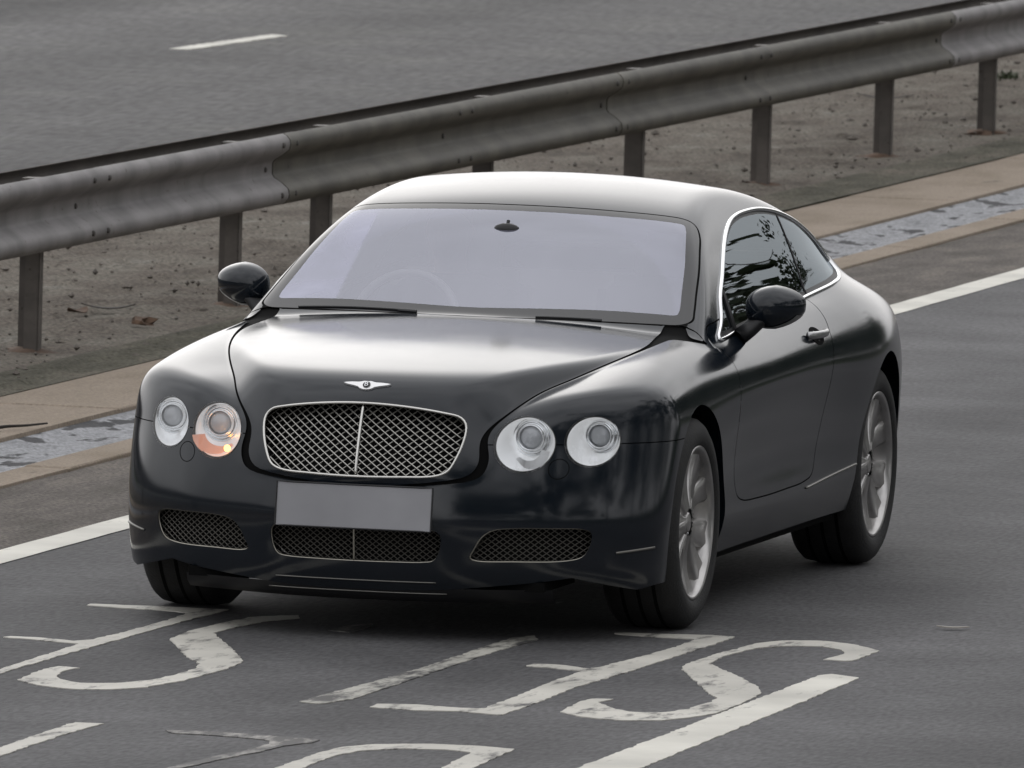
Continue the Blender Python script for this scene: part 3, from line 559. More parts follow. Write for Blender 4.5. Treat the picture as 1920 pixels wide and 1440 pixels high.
reg[(gv['boot'] < 0)] = 'boot_lid'; reg[np.abs(gv['boot']) < GAP] = 'gap'
reg[gv['door'] < 0] = 'door'; reg[np.abs(gv['door']) < GAP] = 'gap'
reg[(gv['ws'] < .007) & (CEN[:, 1] > .54)] = 'ws_seal'; reg[(gv['ws'] < 0)] = 'windscreen_band'; reg[gv['ws']+BAND+.02*sstep(.62, .5, CEN[:, 1]) < 0] = 'windscreen'
reg[(gv['rw'] < 0)] = 'rear_band'; reg[gv['rw'] < -.03] = 'rear_window'
reg[(gv['dlo'] < 0)] = 'window_seal'; reg[gv['dlo'] < -.016] = 'side_window'
reg[gv['lin'] < 0] = 'lens_in'; reg[gv['lout'] < 0] = 'lens_out'
reg[dead] = 'none'
# the strip between windscreen and bonnet edge is dark
reg[(reg == 'body_shell') & (CEN[:, 1] < .56) & (CEN[:, 1] > .33) & (gv['ws'] > 0) & (gv['ws'] < .03) & (CEN[:, 0] < .74) & (h_ > 0)] = 'scuttle'
def region(name, kind, mat, parent, sides='both', push=0.0):
    """mesh of one region; sides: both (one object over the centre line), or +1 / -1"""
    F = BF[reg == kind]; ids, inv = np.unique(F[F >= 0], return_inverse=True); mp = np.full(len(BV), -1); mp[ids] = np.arange(len(ids))
    V = BV[ids]+BN[ids]*push; Nn = BN[ids]; polys = [[int(mp[i]) for i in f if i >= 0] for f in F]
    if sides == 'both':
        n = len(V); V2 = np.vstack([V, V*[-1, 1, 1]]); N2 = np.vstack([Nn, Nn*[-1, 1, 1]]); P2 = polys+[[i+n for i in p[::-1]] for p in polys]
    elif sides > 0: V2, N2, P2 = V, Nn, polys
    else: V2, N2, P2 = V*[-1, 1, 1], Nn*[-1, 1, 1], [p[::-1] for p in polys]
    # orient with the surface normal
    a = V2[[p[0] for p in P2]]; b = V2[[p[1] for p in P2]]; c = V2[[p[2] for p in P2]]; d = np.einsum('ij,ij->i', np.cross(b-a, c-a), N2[[p[0] for p in P2]])
    if d.sum() < 0: P2 = [p[::-1] for p in P2]
    return mesh_obj(name, V2, P2, mat, parent, normals=N2)
def surf_at(x, z, guess_y=-1.3, f=f_car):
    """point of the front surface straight behind (x, z)"""
    x = np.abs(np.atleast_1d(np.asarray(x, float))); z = np.atleast_1d(np.asarray(z, float)); Q = np.stack([x, np.full_like(x, guess_y), z], 1); P = Q.copy(); P[:, 1] = .2
    return cast(P, Q, f, 60)
def side_at(y, z, f=f_car):
    y = np.atleast_1d(np.asarray(y, float)); z = np.atleast_1d(np.asarray(z, float)); Q = np.stack([np.full_like(y, 1.2), y, z], 1); P = Q.copy(); P[:, 0] = .3
    return cast(P, Q, f, 50)
def top_at(x, y, f=f_car):
    x = np.atleast_1d(np.asarray(x, float)); y = np.atleast_1d(np.asarray(y, float)); Q = np.stack([np.abs(x), y, np.full_like(y, 1.7)], 1); P = Q.copy(); P[:, 2] = .5
    R = cast(P, Q, f, 50); R[:, 0] = x; return R
# ---------------------------------------------------------------- car materials
def paint(name, base, rough=.12):
    m, t = new_mat(name); n = t.nodes.new; k = t.links.new; o = n('ShaderNodeOutputMaterial'); b = n('ShaderNodeBsdfPrincipled'); k(b.outputs[0], o.inputs[0]); tc = n('ShaderNodeTexCoord')
    b.inputs['Base Color'].default_value = (*base, 1); b.inputs['IOR'].default_value = 1.52
    z = n('ShaderNodeTexNoise'); z.inputs['Scale'].default_value = 3; z.inputs['Detail'].default_value = 8; k(tc.outputs['Object'], z.inputs[0])
    r = n('ShaderNodeMapRange'); r.inputs[1].default_value = .35; r.inputs[2].default_value = .7; r.inputs[3].default_value = rough*.75; r.inputs[4].default_value = rough*1.4; k(z.outputs[0], r.inputs[0]); k(r.outputs[0], b.inputs['Roughness'])
    # thin film of road dust on the lower parts, with its own ragged edge
    s = n('ShaderNodeSeparateXYZ'); k(tc.outputs['Object'], s.inputs[0]); z2 = n('ShaderNodeTexNoise'); z2.inputs['Scale'].default_value = 7; z2.inputs['Detail'].default_value = 7; k(tc.outputs['Object'], z2.inputs[0])
    a = n('ShaderNodeMath'); a.operation = 'MULTIPLY_ADD'; k(z2.outputs[0], a.inputs[0]); a.inputs[1].default_value = .35; k(s.outputs['Z'], a.inputs[2])
    q = n('ShaderNodeMapRange'); q.inputs[1].default_value = .75; q.inputs[2].default_value = .30; q.inputs[3].default_value = 0; q.inputs[4].default_value = .10; k(a.outputs[0], q.inputs[0])
    mm = n('ShaderNodeMix'); mm.data_type = 'RGBA'; k(q.outputs[0], mm.inputs[0]); mm.inputs[6].default_value = (*base, 1); mm.inputs[7].default_value = (.045, .042, .038, 1); k(mm.outputs[2], b.inputs['Base Color'])
    return m
def add_film_sheen(m):
    # dirt film outside the wiper sweep; lavender sky sheen painted over all the glass
    t = m.node_tree; n = t.nodes.new; k = t.links.new; o = [q for q in t.nodes if q.type == 'OUTPUT_MATERIAL'][0]; src = o.inputs[0].links[0].from_socket; tc = n('ShaderNodeTexCoord')
    def circ(c, r):
        v = n('ShaderNodeVectorMath'); v.operation = 'SUBTRACT'; k(tc.outputs['Object'], v.inputs[0]); v.inputs[1].default_value = (c[0], c[1], 0); w = n('ShaderNodeVectorMath'); w.operation = 'MULTIPLY'; k(v.outputs[0], w.inputs[0]); w.inputs[1].default_value = (1, 1.1, 0)
        l = n('ShaderNodeVectorMath'); l.operation = 'LENGTH'; k(w.outputs[0], l.inputs[0]); q = n('ShaderNodeMapRange'); q.inputs[1].default_value = r-.006; q.inputs[2].default_value = r+.006; k(l.outputs['Value'], q.inputs[0]); return q.outputs[0]
    a, b = circ((.02, .45), .675), circ((-.42, .45), .60); s = n('ShaderNodeSeparateXYZ'); k(tc.outputs['Object'], s.inputs[0])
    q = n('ShaderNodeMapRange'); q.inputs[1].default_value = -.475; q.inputs[2].default_value = -.487; k(s.outputs['X'], q.inputs[0])
    a2 = n('ShaderNodeMath'); a2.operation = 'MULTIPLY'; k(a, a2.inputs[0]); a2.inputs[1].default_value = .25; mx = n('ShaderNodeMath'); mx.operation = 'MAXIMUM'; k(a2.outputs[0], mx.inputs[0]); k(q.outputs[0], mx.inputs[1]); z = n('ShaderNodeTexNoise'); z.inputs['Scale'].default_value = 6; z.inputs['Detail'].default_value = 6; k(tc.outputs['Object'], z.inputs[0])
    g = n('ShaderNodeMath'); g.operation = 'MULTIPLY'; k(mx.outputs[0], g.inputs[0]); g2 = n('ShaderNodeMath'); g2.operation = 'MULTIPLY'; k(z.outputs[0], g2.inputs[0]); g2.inputs[1].default_value = .40; k(g2.outputs[0], g.inputs[1]); g3 = n('ShaderNodeMath'); g3.operation = 'ADD'; k(g.outputs[0], g3.inputs[0]); g3.inputs[1].default_value = .11; g = g3
    d = n('ShaderNodeBsdfDiffuse'); d.inputs[0].default_value = (.64, .64, .82, 1); sh = n('ShaderNodeMixShader'); k(g.outputs[0], sh.inputs[0]); k(src, sh.inputs[1]); k(d.outputs[0], sh.inputs[2]); k(sh.outputs[0], o.inputs[0])
BODY = paint('body_paint', (.0055, .0085, .0130)); BLACK = plain('black_trim', (.006, .006, .007), .5); MATT = plain('matt_black', (.004, .004, .004), .9); [q for q in MATT.node_tree.nodes if q.type == 'BSDF_PRINCIPLED'][0].inputs['Specular IOR Level'].default_value = .1
RUBBER = plain('tyre_rubber', (.012, .012, .012), .75, var=.25, scale=20, bump=.3, bscale=120); CHROME = plain('chrome', (.82, .83, .84), .12, 1); SATIN = plain('satin_chrome', (.42, .42, .42), .32, 1)
DTRIM = plain('dull_trim', (.20, .195, .18), .4, .8); ALLOY = plain('alloy_wheel', (.42, .41, .40), .28, .85, var=.2, scale=12); WIRE = plain('grille_wire', (.42, .41, .38), .35, .9); FRAME = plain('grille_frame', (.62, .61, .58), .25, 1)
GLASS = glass('windscreen_glass', (.88, .90, .94), (.90, .92, 1.0), 3.0, .01); SGLASS = glass('side_glass', (.25, .27, .28), (.62, .68, .72), 1.5); LGLASS = glass('lamp_cover', (.96, .97, .98), (1, 1, 1), 1.45); FRIT = plain('windscreen_frit', (.012, .012, .013), .12)
add_film_sheen(GLASS)
LEATHER = plain('leather', (.20, .17, .14), .55, var=.15); DASHM = plain('dashboard', (.05, .045, .04), .6); DARKP = plain('dark_plastic', (.01, .01, .011), .45)
REFL = plain('lamp_reflector', (.95, .96, .98), .26, .55, emit=(1, .99, .97), es=.26); PLATE = plain('number_plate', (.27, .27, .285), .5, var=.15, scale=3); RED = plain('tail_lamp_red', (.35, .01, .01), .1); AMBER = plain('amber_lens', (.85, .50, .40), .35)  # lamp reflector glows faintly by itself, added to brighten the headlights
BULB = plain('indicator_bulb', (1, .55, .2), .3, emit=(1, .42, .08), es=9.0)
car = tag(empty('coupe_car'), 'black two door coupe with four round headlights and mesh grille on the road', 'car')
shell = region('body_shell', 'body_shell', BODY, car)
bonnet = region('bonnet', 'bonnet', BODY, car)
bumper = region('front_bumper', 'front_bumper', BODY, car); region('boot_lid', 'boot_lid', BODY, car)
doors = {}
for s in (1, -1):
    region('front_wing', 'front_wing', BODY, car, s); doors[s] = region('door', 'door', BODY, car, s)
    region('window_seal', 'window_seal', BLACK, car, s); region('side_window', 'side_window', SGLASS, car, s)
region('windscreen_seal', 'ws_seal', MATT, car, push=-.003); wsb = region('windscreen_band', 'windscreen_band', FRIT, car); region('windscreen', 'windscreen', GLASS, car)
region('rear_window_band', 'rear_band', FRIT, car); region('rear_window', 'rear_window', SGLASS, car); region('scuttle', 'scuttle', MATT, car)
# dark inner shell behind the panel gaps
def liner():
    keep = np.array([k in ('gap', 'body_shell', 'front_wing', 'bonnet', 'door', 'front_bumper', 'boot_lid', 'scuttle', 'cowl_panel') for k in reg])
    near = keep & ((np.abs(gv['door']) < .03) | (np.abs(gv['hood']) < .03) | (np.abs(gv['inlay']) < .03) | (np.abs(gv['boot']) < .03) | (np.abs(gv['bump']) < .03))
    old = reg.copy(); reg[near] = 'liner'; region('gap_backing', 'liner', MATT, car, push=-.007); reg[:] = old
liner()
# ---------------------------------------------------------------- wheel arches, floor
def arc_pts(cy, cz, r, zmin, n=40):
    a0 = math.asin(max(-1, min(1, (zmin-cz)/r))); w = np.linspace(a0, math.pi-a0, n); return cy+r*np.cos(w), cz+r*np.sin(w)
for (cy, cz, r), zb in zip(WHEELS, (.190, .222)):
    for s in (1, -1):
        ay, az = arc_pts(cy, cz, r, zb+.004); E = side_at(ay, az)
        V = []; F = []; n = len(E)
        for k, (dx, dr) in enumerate(((0, .0), (-.006, .004), (-.03, .006), (-.06, .012))):
            q = (r+dr)/r
            for p in E: V.append((s*(p[0]+dx), cy+(p[1]-cy)*q, cz+(p[2]-cz)*q))
        for k in range(3): F += [(k*n+i, k*n+i+1, (k+1)*n+i+1, (k+1)*n+i) for i in range(n-1)]
        mesh_obj('wheel_arch_lip', V, F, BODY, car, smooth=True)
        V = []; F = []; m = 36; w = np.linspace(-.35, math.pi+.35, m); R_ = r+.022
        for xx in (.86, .56):
            for a in w: V.append((s*xx, cy+R_*math.cos(a), cz+R_*math.sin(a)))
        F = [(i, i+1, m+i+1, m+i) for i in range(m-1)]+[tuple(m+i for i in range(m))]
        mesh_obj('wheel_arch_liner', V, F, MATT, car)
fl = MB()
fl.box((0, 1.372, .22), (1.70, 1.87, .06)).box((0, 3.45, .28), (1.4, .55, .06)).box((0, -.60, .185), (1.2, .42, .03)).box((0, 0, .3), (1.10, .84, .1)).box((0, 2.745, .3), (1.10, .84, .1))
fl.build('underbody', MATT, car)
# sills: lower inward return with a bright strip
for s in (1, -1):
    ys = np.linspace(.375, 2.365, 60); E = side_at(ys, np.full(60, .224)); V = []
    for dx, dz in ((0, 0), (-.012, -.012), (-.06, -.02)): V += [(s*(p[0]+dx), p[1], p[2]+dz) for p in E]
    mesh_obj('sill', V, [(k*60+i, k*60+i+1, (k+1)*60+i+1, (k+1)*60+i) for k in range(2) for i in range(59)], BODY, car, smooth=True)
    ys = np.linspace(1.60, 2.33, 30); zs = np.linspace(.352, .383, 30); E = side_at(ys, zs); MB().tube([(s*(p[0]+.002), p[1], p[2]) for p in E], .0045, 6).build('sill_trim', DTRIM, car, True)
    xs_ = np.linspace(.80, .893, 14); q = surf_at(xs_, np.linspace(.297, .309, 14)); MB().tube([(s*(p[0]+.001), p[1]-.001, p[2]) for p in q], .004, 6).build('bumper_trim', DTRIM, bumper, True)
# ---------------------------------------------------------------- grilles
def clip_segment(P, q0, q1, n=160):
    t = np.linspace(0, 1, n); X = q0[0]+(q1[0]-q0[0])*t; Z = q0[1]+(q1[1]-q0[1])*t; ins = poly_sd(P)(X, Z) < 0; runs = []; i = 0
    while i < n:
        if ins[i]:
            j = i
            while j+1 < n and ins[j+1]: j += 1
            if j-i > 1: runs.append((np.array([X[i], Z[i]]), np.array([X[j], Z[j]])))
            i = j
        i += 1
    return runs
def grille(name, outline, parent, px, pz, depth, wr, frame_r, fmat, label, flip=1, bar=True, f=f_car, fdepth=.004, wmat=None):
    root = empty(name, (0, 0, 0), parent); root['label'] = label
    O = resample(outline, .012); S = surf_at(O[:, 0], O[:, 1], f=f); S[:, 0] = O[:, 0]*flip
    MB().tube(S+np.array([0, fdepth, 0]), frame_r, 8, closed=True).build('frame', fmat, root, True)
    # recessed rim
    n = len(S); S2 = S+np.array([0, depth+.05, 0]); mesh_obj('surround', np.vstack([S, S2]), [(i, (i+1) % n, n+(i+1) % n, n+i) for i in range(n)], BLACK, root, smooth=True)
    x0, z0 = outline.min(0); x1, z1 = outline.max(0); mid = 0 if bar else (x0+x1)/2; H = z1-z0; Wd = x1-x0; w = MB(); sl = pz/px
    inner = outline if frame_r == 0 else outline
    for d in (1, -1):
        k = -60
        while k < 60:
            c = mid+(k+.5)*px; L_ = 1.2
            for a, b in clip_segment(inner, (c-L_*d, (z0+z1)/2-L_*sl), (c+L_*d, (z0+z1)/2+L_*sl), 700):
                m = max(3, int(np.linalg.norm(b-a)/.02)); t = np.linspace(0, 1, m)[:, None]; q = a+(b-a)*t; p = surf_at(q[:, 0], q[:, 1], f=f); p[:, 0] = q[:, 0]*flip; p[:, 1] += depth+(.002 if d > 0 else -.002)
                w.tube(p, wr, 4, cap=False)
            k += 1
    w.build('mesh_wires', wmat or WIRE, root)
    if bar:
        zz = np.linspace(z0+.002, z1-.002, 16); p = surf_at(0*zz, zz, f=f); p[:, 1] += min(depth, .012); MB().tube(p, frame_r*1.15, 8, up=(1, 0, 0)).build('centre_bar', fmat, root, True)
    q = resample(outline, .03); b = surf_at(q[:, 0], q[:, 1], f=f); b[:, 0] = q[:, 0]*flip; b[:, 1] += depth+.05; mesh_obj('backing', b, [tuple(range(len(b)))], MATT, root)
    return root
grille('radiator_grille', GRILLE, car, .0325, .0243, .022, .0021, .0046, FRAME, 'large bright mesh radiator grille', fdepth=.001)
DWIRE = plain('lower_wire', (.22, .21, .19), .45, .8); DFRAME = plain('lower_frame', (.40, .38, .33), .35, .9)
grille('lower_grille', LOWG, car, .0235, .0185, .028, .0015, .0030, DFRAME, 'low central mesh air intake', fdepth=.012, wmat=DWIRE)
for s in (1, -1): grille('side_intake', FOG, car, .0235, .0185, .026, .0015, .0032, DFRAME, 'mesh side air intake', flip=s, bar=False, fdepth=.012, wmat=DWIRE)
# chin spoiler with two bright slats
xs_ = np.linspace(-.62, .62, 60); V = []; cf = surf_at(np.abs(xs_), np.full(60, .172)); yy = cf[:, 1]
for dy, z in ((.0, .175), (.012, .150), (.05, .128), (.16, .125)): V += [(x, y+dy, z) for x, y in zip(xs_, yy)]
mesh_obj('chin_spoiler', V, [(k*60+i, k*60+i+1, (k+1)*60+i+1, (k+1)*60+i) for k in range(3) for i in range(59)], BLACK, bumper, smooth=True)
for z, hw, dy in ((.196, .27, -.003), (.158, .30, .006)):
    x = np.linspace(-hw, hw, 30); p = surf_at(np.abs(x), np.full(30, max(z, .17))); MB().tube(np.stack([x, p[:, 1]+dy, np.full(30, z)], 1), .0022, 6).build('lip_trim', DTRIM, bumper, True)
# ---------------------------------------------------------------- head lamps
def lamp(name, outl, s, proj_off, pr, inner):
    root = empty(name, (0, 0, 0), car); root['label'] = 'round clear headlight of the inner pair' if inner else 'round clear headlight of the outer pair'
    kind = 'lens_in' if inner else 'lens_out'; region('lens_cover', kind, LGLASS, root, s, push=.001)
    c = outl.mean(0); B = surf_at(outl[:, 0], outl[:, 1]); n = len(B); cc = surf_at(c[:1], c[1:])[0]
    def ring(scale, dy, keep=.0): return np.stack([s*(c[0]+(B[:, 0]-c[0])*scale+keep*dy), B[:, 1]*(1-min(1, dy*7))+(cc[1])*min(1, dy*7)+dy, c[1]+(B[:, 2]-c[1])*scale], 1)
    R_ = [ring(1.0, -.001), ring(.975, .010), ring(.935, .014)]
    mesh_obj('bezel', np.vstack(R_), [(k*n+i, k*n+(i+1) % n, (k+1)*n+(i+1) % n, (k+1)*n+i) for k in range(2) for i in range(n)], DARKP, root, smooth=True)  # dark bezel, drawn wider to stand in for its shadow inside the lamp
    R_ = [ring(.94, .012), ring(.93, .03), ring(.86, .055), ring(.72, .08), ring(.45, .095), ring(.05, .10)]
    mesh_obj('reflector', np.vstack(R_), [(k*n+i, k*n+(i+1) % n, (k+1)*n+(i+1) % n, (k+1)*n+i) for k in range(5) for i in range(n)]+[tuple(5*n+i for i in range(n))], REFL, root, smooth=True)
    pc = (s*(c[0]+proj_off[0]), cc[1]+.052, c[1]+proj_off[1])
    MB().lathe([(.06, pr*1.75), (.030, pr*1.75), (.022, pr*1.69), (.028, pr*1.62), (.034, pr*1.55), (.016, pr*1.44), (.010, pr*1.38), (.016, pr*1.30), (.020, pr*1.26), (.004, pr*1.17), (0, pr*1.1), (.004, pr*1.03), (.02, pr)], pc, (0, 1, 0), 40).build('projector_ring', CHROME, root, True)
    prof = [(-.018*math.cos(a)+.02, pr*math.sin(a)) for a in np.linspace(.02, math.pi/2, 9)]
    MB().lathe(prof, pc, (0, 1, 0), 36).build('projector_lens', PLENS, root, True)
    if inner:                                           # indicator in the lower part
        w = np.linspace(math.pi*1.03, math.pi*1.97, 24); V = []
        for q, dy in ((.90, .030), (.52, .060)):
            for a in w: V.append((s*(c[0]+q*.094*math.cos(a)), cc[1]+.02*math.cos(a)*-1+dy-.005, c[1]-.012+q*.085*math.sin(a)))
        lit = s < 0
        mesh_obj('indicator', V, [(i, i+1, 24+i+1, 24+i) for i in range(23)], AMBER if lit else REFL2, root, smooth=True)
        if lit: MB().lathe([(-.011*math.cos(a), .011*math.sin(a)) for a in np.linspace(.05, math.pi-.05, 10)], (s*(c[0]-.035), cc[1]+.008, c[1]-.058), (0, 1, 0), 16).build('indicator_bulb', BULB, root, True)
PLENS = plain('projector_glass', (.46, .47, .49), .08, 0, coat=1); REFL2 = plain('indicator_clear', (.5, .5, .5), .3, .9)
for s in (1, -1):
    lamp('headlight', LAMP_IN, s, (.006, .020), .037, True); lamp('headlight', LAMP_OUT, s, (.010, .016), .035, False)
    # washer flap outline
    o = ellipse(.628, .572, .030, .032, 36); p = surf_at(o[:, 0], o[:, 1]); p[:, 0] *= s; MB().tube(p, .0014, 5, closed=True).build('washer_flap_gap', MATT, bumper)
# ---------------------------------------------------------------- number plate and winged badge
pl = MB(); hx, z0, z1 = .262, .366, .508; x = np.linspace(-hx, hx, 16); yf = surf_at([0.0], [.43])[0][1]-.012
V = []
for dz, dy in ((z0, 0), (z1, .016)): V += [(a, yf+dy+.10*a*a, dz) for a in x]
for dz, dy in ((z0, 0), (z1, .016)): V += [(a, yf+dy+.008+.10*a*a, dz) for a in x]
F = [(i, i+1, 17+i, 16+i) for i in range(15)]+[(32+i, 48+i, 49+i, 33+i) for i in range(15)]+[(i, 32+i, 33+i, i+1) for i in range(15)]+[(16+i, 17+i, 49+i, 48+i) for i in range(15)]+[(0, 16, 48, 32), (15, 47, 63, 31)]
np_ = mesh_obj('number_plate', V, F, PLATE, car); np_['label'] = 'plain pale grey front number plate'
br = [V[i] for i in range(16)]+[V[16+i] for i in range(15, -1, -1)]; MB().tube(np.array(br)+np.array([0, -.001, 0]), .003, 6, closed=True).build('plate_border', DARKP, np_)

bc = surf_at([0.0], [.822])[0]; bn = f_grad(np.array([bc]))[0]; bu = np.cross(bn, (1, 0, 0)); bu = bu if bu[2] > 0 else -bu
def on_badge(u, v, h=.0): p = top_or_front(u, v); return p+f_grad(np.array([[abs(p[0]), p[1], p[2]]]))[0]*np.array([math.copysign(1, p[0]) if p[0] else 0, 1, 1])*h
def top_or_front(u, v):
    p = bc+np.array([u, 0, 0])+bu*v; q = project_near(np.array([[abs(p[0]), p[1], p[2]]]))[0]; q[0] = math.copysign(q[0], u) if u else 0; return q
wing = [(0, .017), (.012, .018), (.022, .014), (.030, .0125), (.05, .0125), (.066, .0115), (.079, .009), (.068, .003), (.054, -.001), (.040, -.005), (.028, -.009), (.020, -.016), (.010, -.020), (0, -.021)]
W2 = np.array(wing+[(-a, b) for a, b in wing[-2:0:-1]]); n = len(W2)
Vt = [on_badge(a, b, .006) for a, b in W2]; Vb = [on_badge(a*1.03, b*1.05, -.001) for a, b in W2]
bm = bmesh.new(); vt = [bm.verts.new(v) for v in Vt]; vb = [bm.verts.new(v) for v in Vb]; bm.faces.new(vt)
for i in range(n): bm.faces.new((vt[i], vb[i], vb[(i+1) % n], vt[(i+1) % n]))
bmesh.ops.triangulate(bm, faces=[f for f in bm.faces if len(f.verts) > 4]); bmesh.ops.recalc_face_normals(bm, faces=bm.faces); me = bpy.data.meshes.new('winged_badge'); bm.to_mesh(me); bm.free(); me.materials.append(plain('badge_silver', (.80, .80, .80), .38, .6))
badge = link(bpy.data.objects.new('winged_badge', me), car); badge['label'] = 'silver winged badge with letter B'
MB().add([on_badge(.0, -.001, .0085)]+[on_badge(.0125*math.cos(a), -.001+.0135*math.sin(a), .0075) for a in np.linspace(0, 2*math.pi, 24, endpoint=False)], [(0, 1+i, 1+(i+1) % 24) for i in range(24)]).build('badge_disc', plain('badge_black', (.01, .01, .012), .3), badge)
Bm = MB(); Bm.tube([on_badge(-.0045, a, .0095) for a in (-.009, .008)], .0015, 5)
for cz, r in ((.0035, .0042), (-.0048, .0050)):
    Bm.tube([on_badge(-.0045+max(0, r*1.9*math.cos(a)), cz+r*math.sin(a), .0095) for a in np.linspace(-math.pi/2, math.pi/2, 10)], .0013, 5)
Bm.build('badge_letter', CHROME, badge)
# ---------------------------------------------------------------- side window chrome, pillars, handles, mirrors
for s in (1, -1):
    p = side_at(*resample(DLO, .02).T); MB().tube(np.stack([s*(p[:, 0]+.002), p[:, 1], p[:, 2]], 1), .0085, 8, closed=True).build('window_chrome', CHROME, car, True)
    t = np.linspace(0, 1, 12); p = side_at(2.27-.16*t, 1.252-.272*t); MB().tube(np.stack([s*(p[:, 0]+.0005), p[:, 1], p[:, 2]], 1), .0035, 6).build('window_divider', BLACK, car)
    t = np.linspace(0, 1, 10); p = side_at(.99-.05*t, 1.056-.13*t); MB().tube(np.stack([s*(p[:, 0]+.001), p[:, 1], p[:, 2]], 1), .011, 6).build('quarter_pillar', BLACK, car)
    hy = np.linspace(1.66, 1.90, 14); p = side_at(hy, np.full(14, .868)); bow = .022*np.sin(np.linspace(0, math.pi, 14))**.5
    MB().tube(np.stack([s*(p[:, 0]+.006+bow), hy, np.full(14, .870)], 1), .0085, 8, flat=1.6).build('door_handle', SATIN, doors[s], True)
    o = ellipse(1.79, .862, .075, .030, 40); p = side_at(o[:, 0], o[:, 1]); q = side_at([1.79], [.862])[0]
    mesh_obj('handle_recess', [(s*(q[0]-.0), q[1], q[2])]+[(s*(a[0]+.0012), a[1], a[2]) for a in p], [(0, 1+i, 1+(i+1) % 40) for i in range(40)], MATT, doors[s])
    # mirror: egg shaped housing, open glass towards the driver
    root = empty('door_mirror', (0, 0, 0), car); V = []; F = []; nu, nv = 28, 18; mc = np.array([.932, .945, 1.016])
    for j in range(nv+1):
        b = j/nv; ang = b*math.pi/2
        for i in range(nu):
            a = 2*math.pi*i/nu; ca, sa = math.cos(a), math.sin(a); rx = .098*(abs(ca)**.86)*math.copysign(1, ca); rz = .068*(abs(sa)**.88)*math.copysign(1, sa)
            q = math.sin(ang)**.85; dep = -.095*math.cos(ang)
            skew = .018*(rx/.098)*q; taper = 1-.28*max(0, rx/.098)*1.0
            V.append((s*(mc[0]+rx*q), mc[1]+dep+.055+skew*1.4, mc[2]+rz*q*taper+.006*(rx/.098)*q-(.010 if sa < 0 else 0)*q))
    for j in range(nv):
        for i in range(nu): F.append((j*nu+i, j*nu+(i+1) % nu, (j+1)*nu+(i+1) % nu, (j+1)*nu+i))
    hs_ = MB().add(V, F).build('housing', BODY, root, True)
    rim = np.array(V[nv*nu:]); MB().add(list(rim+np.array([0, -.012, 0])), [tuple(range(nu))]).build('mirror_glass', CHROME, root)
    V2 = [];
    for i in range(nu//2+1):
        k = nv*nu-nu*2+(nu//2+i) % nu; p = np.array(V[k]); V2.append(p+np.array([0, -.002, -.0015]))
    lower = [np.array(V[j*nu+(nu//2+i) % nu])+np.array([0, -.0015, -.0025]) for j in (12, 14, 16, 18) for i in range(3, nu//2-1)]; m = nu//2-4
    mesh_obj('mirror_underside', lower, [(k*m+i, k*m+i+1, (k+1)*m+i+1, (k+1)*m+i) for k in range(3) for i in range(m-1)], plain('mirror_base', (.30, .30, .29), .3, .7), root, smooth=True)
    MB().tube([(s*.825, .93, .910), (s*.855, .945, .935), (s*.88, .955, .960), (s*.905, .96, .985)], [.050, .046, .044, .04], 12, flat=.6).build('mirror_arm', BLACK, root, True)
# exhausts and tail lamps at the back
for s in (1, -1):
    w = np.linspace(0, 2*math.pi, 32, endpoint=False); P = []
    def rear_at(x, z):
        x = np.atleast_1d(x); Q = np.stack([x, np.full_like(x, 4.2), z], 1); P_ = Q.copy(); P_[:, 1] = 3; return cast(P_, Q, n=40)
    x, z = .66+.115*np.cos(w), .80+.062*np.sin(w); p = rear_at(x, z); c = rear_at(np.array([.66]), np.array([.80]))[0]
    V = [(s*c[0], c[1]+.02, c[2])]+[(s*(.66+(q[0]-.66)*.6), q[1]+.016, .80+(q[2]-.80)*.6) for q in p]+[(s*q[0], q[1]+.001, q[2]) for q in p]; mesh_obj('tail_lamp', V, [(0, 1+i, 1+(i+1) % 32) for i in range(32)]+[(1+i, 33+i, 33+(i+1) % 32, 1+(i+1) % 32) for i in range(32)], RED, car, smooth=True)
    MB().lathe([(0, .045), (.16, .05), (.165, .047), (.12, .043)], (s*.55, 3.62, .30), (0, 1, 0), 24).build('exhaust_pipe', CHROME, car, True)
# wipers
for x0, x1, y0, y1, zo in ((-.60, -.17, .486, .415, .003), (.24, .46, .420, .456, .002)):
    t = np.linspace(0, 1, 14); p = top_at(x0+(x1-x0)*t, y0+(y1-y0)*t); p[:, 2] += zo; wp = empty('wiper', (0, 0, 0), car); MB().tube(p, .0034, 6).build('blade', DARKP, wp); MB().tube(p[11:]+np.array([0, -.006, -.002]), .0025, 6).build('arm', DARKP, wp)
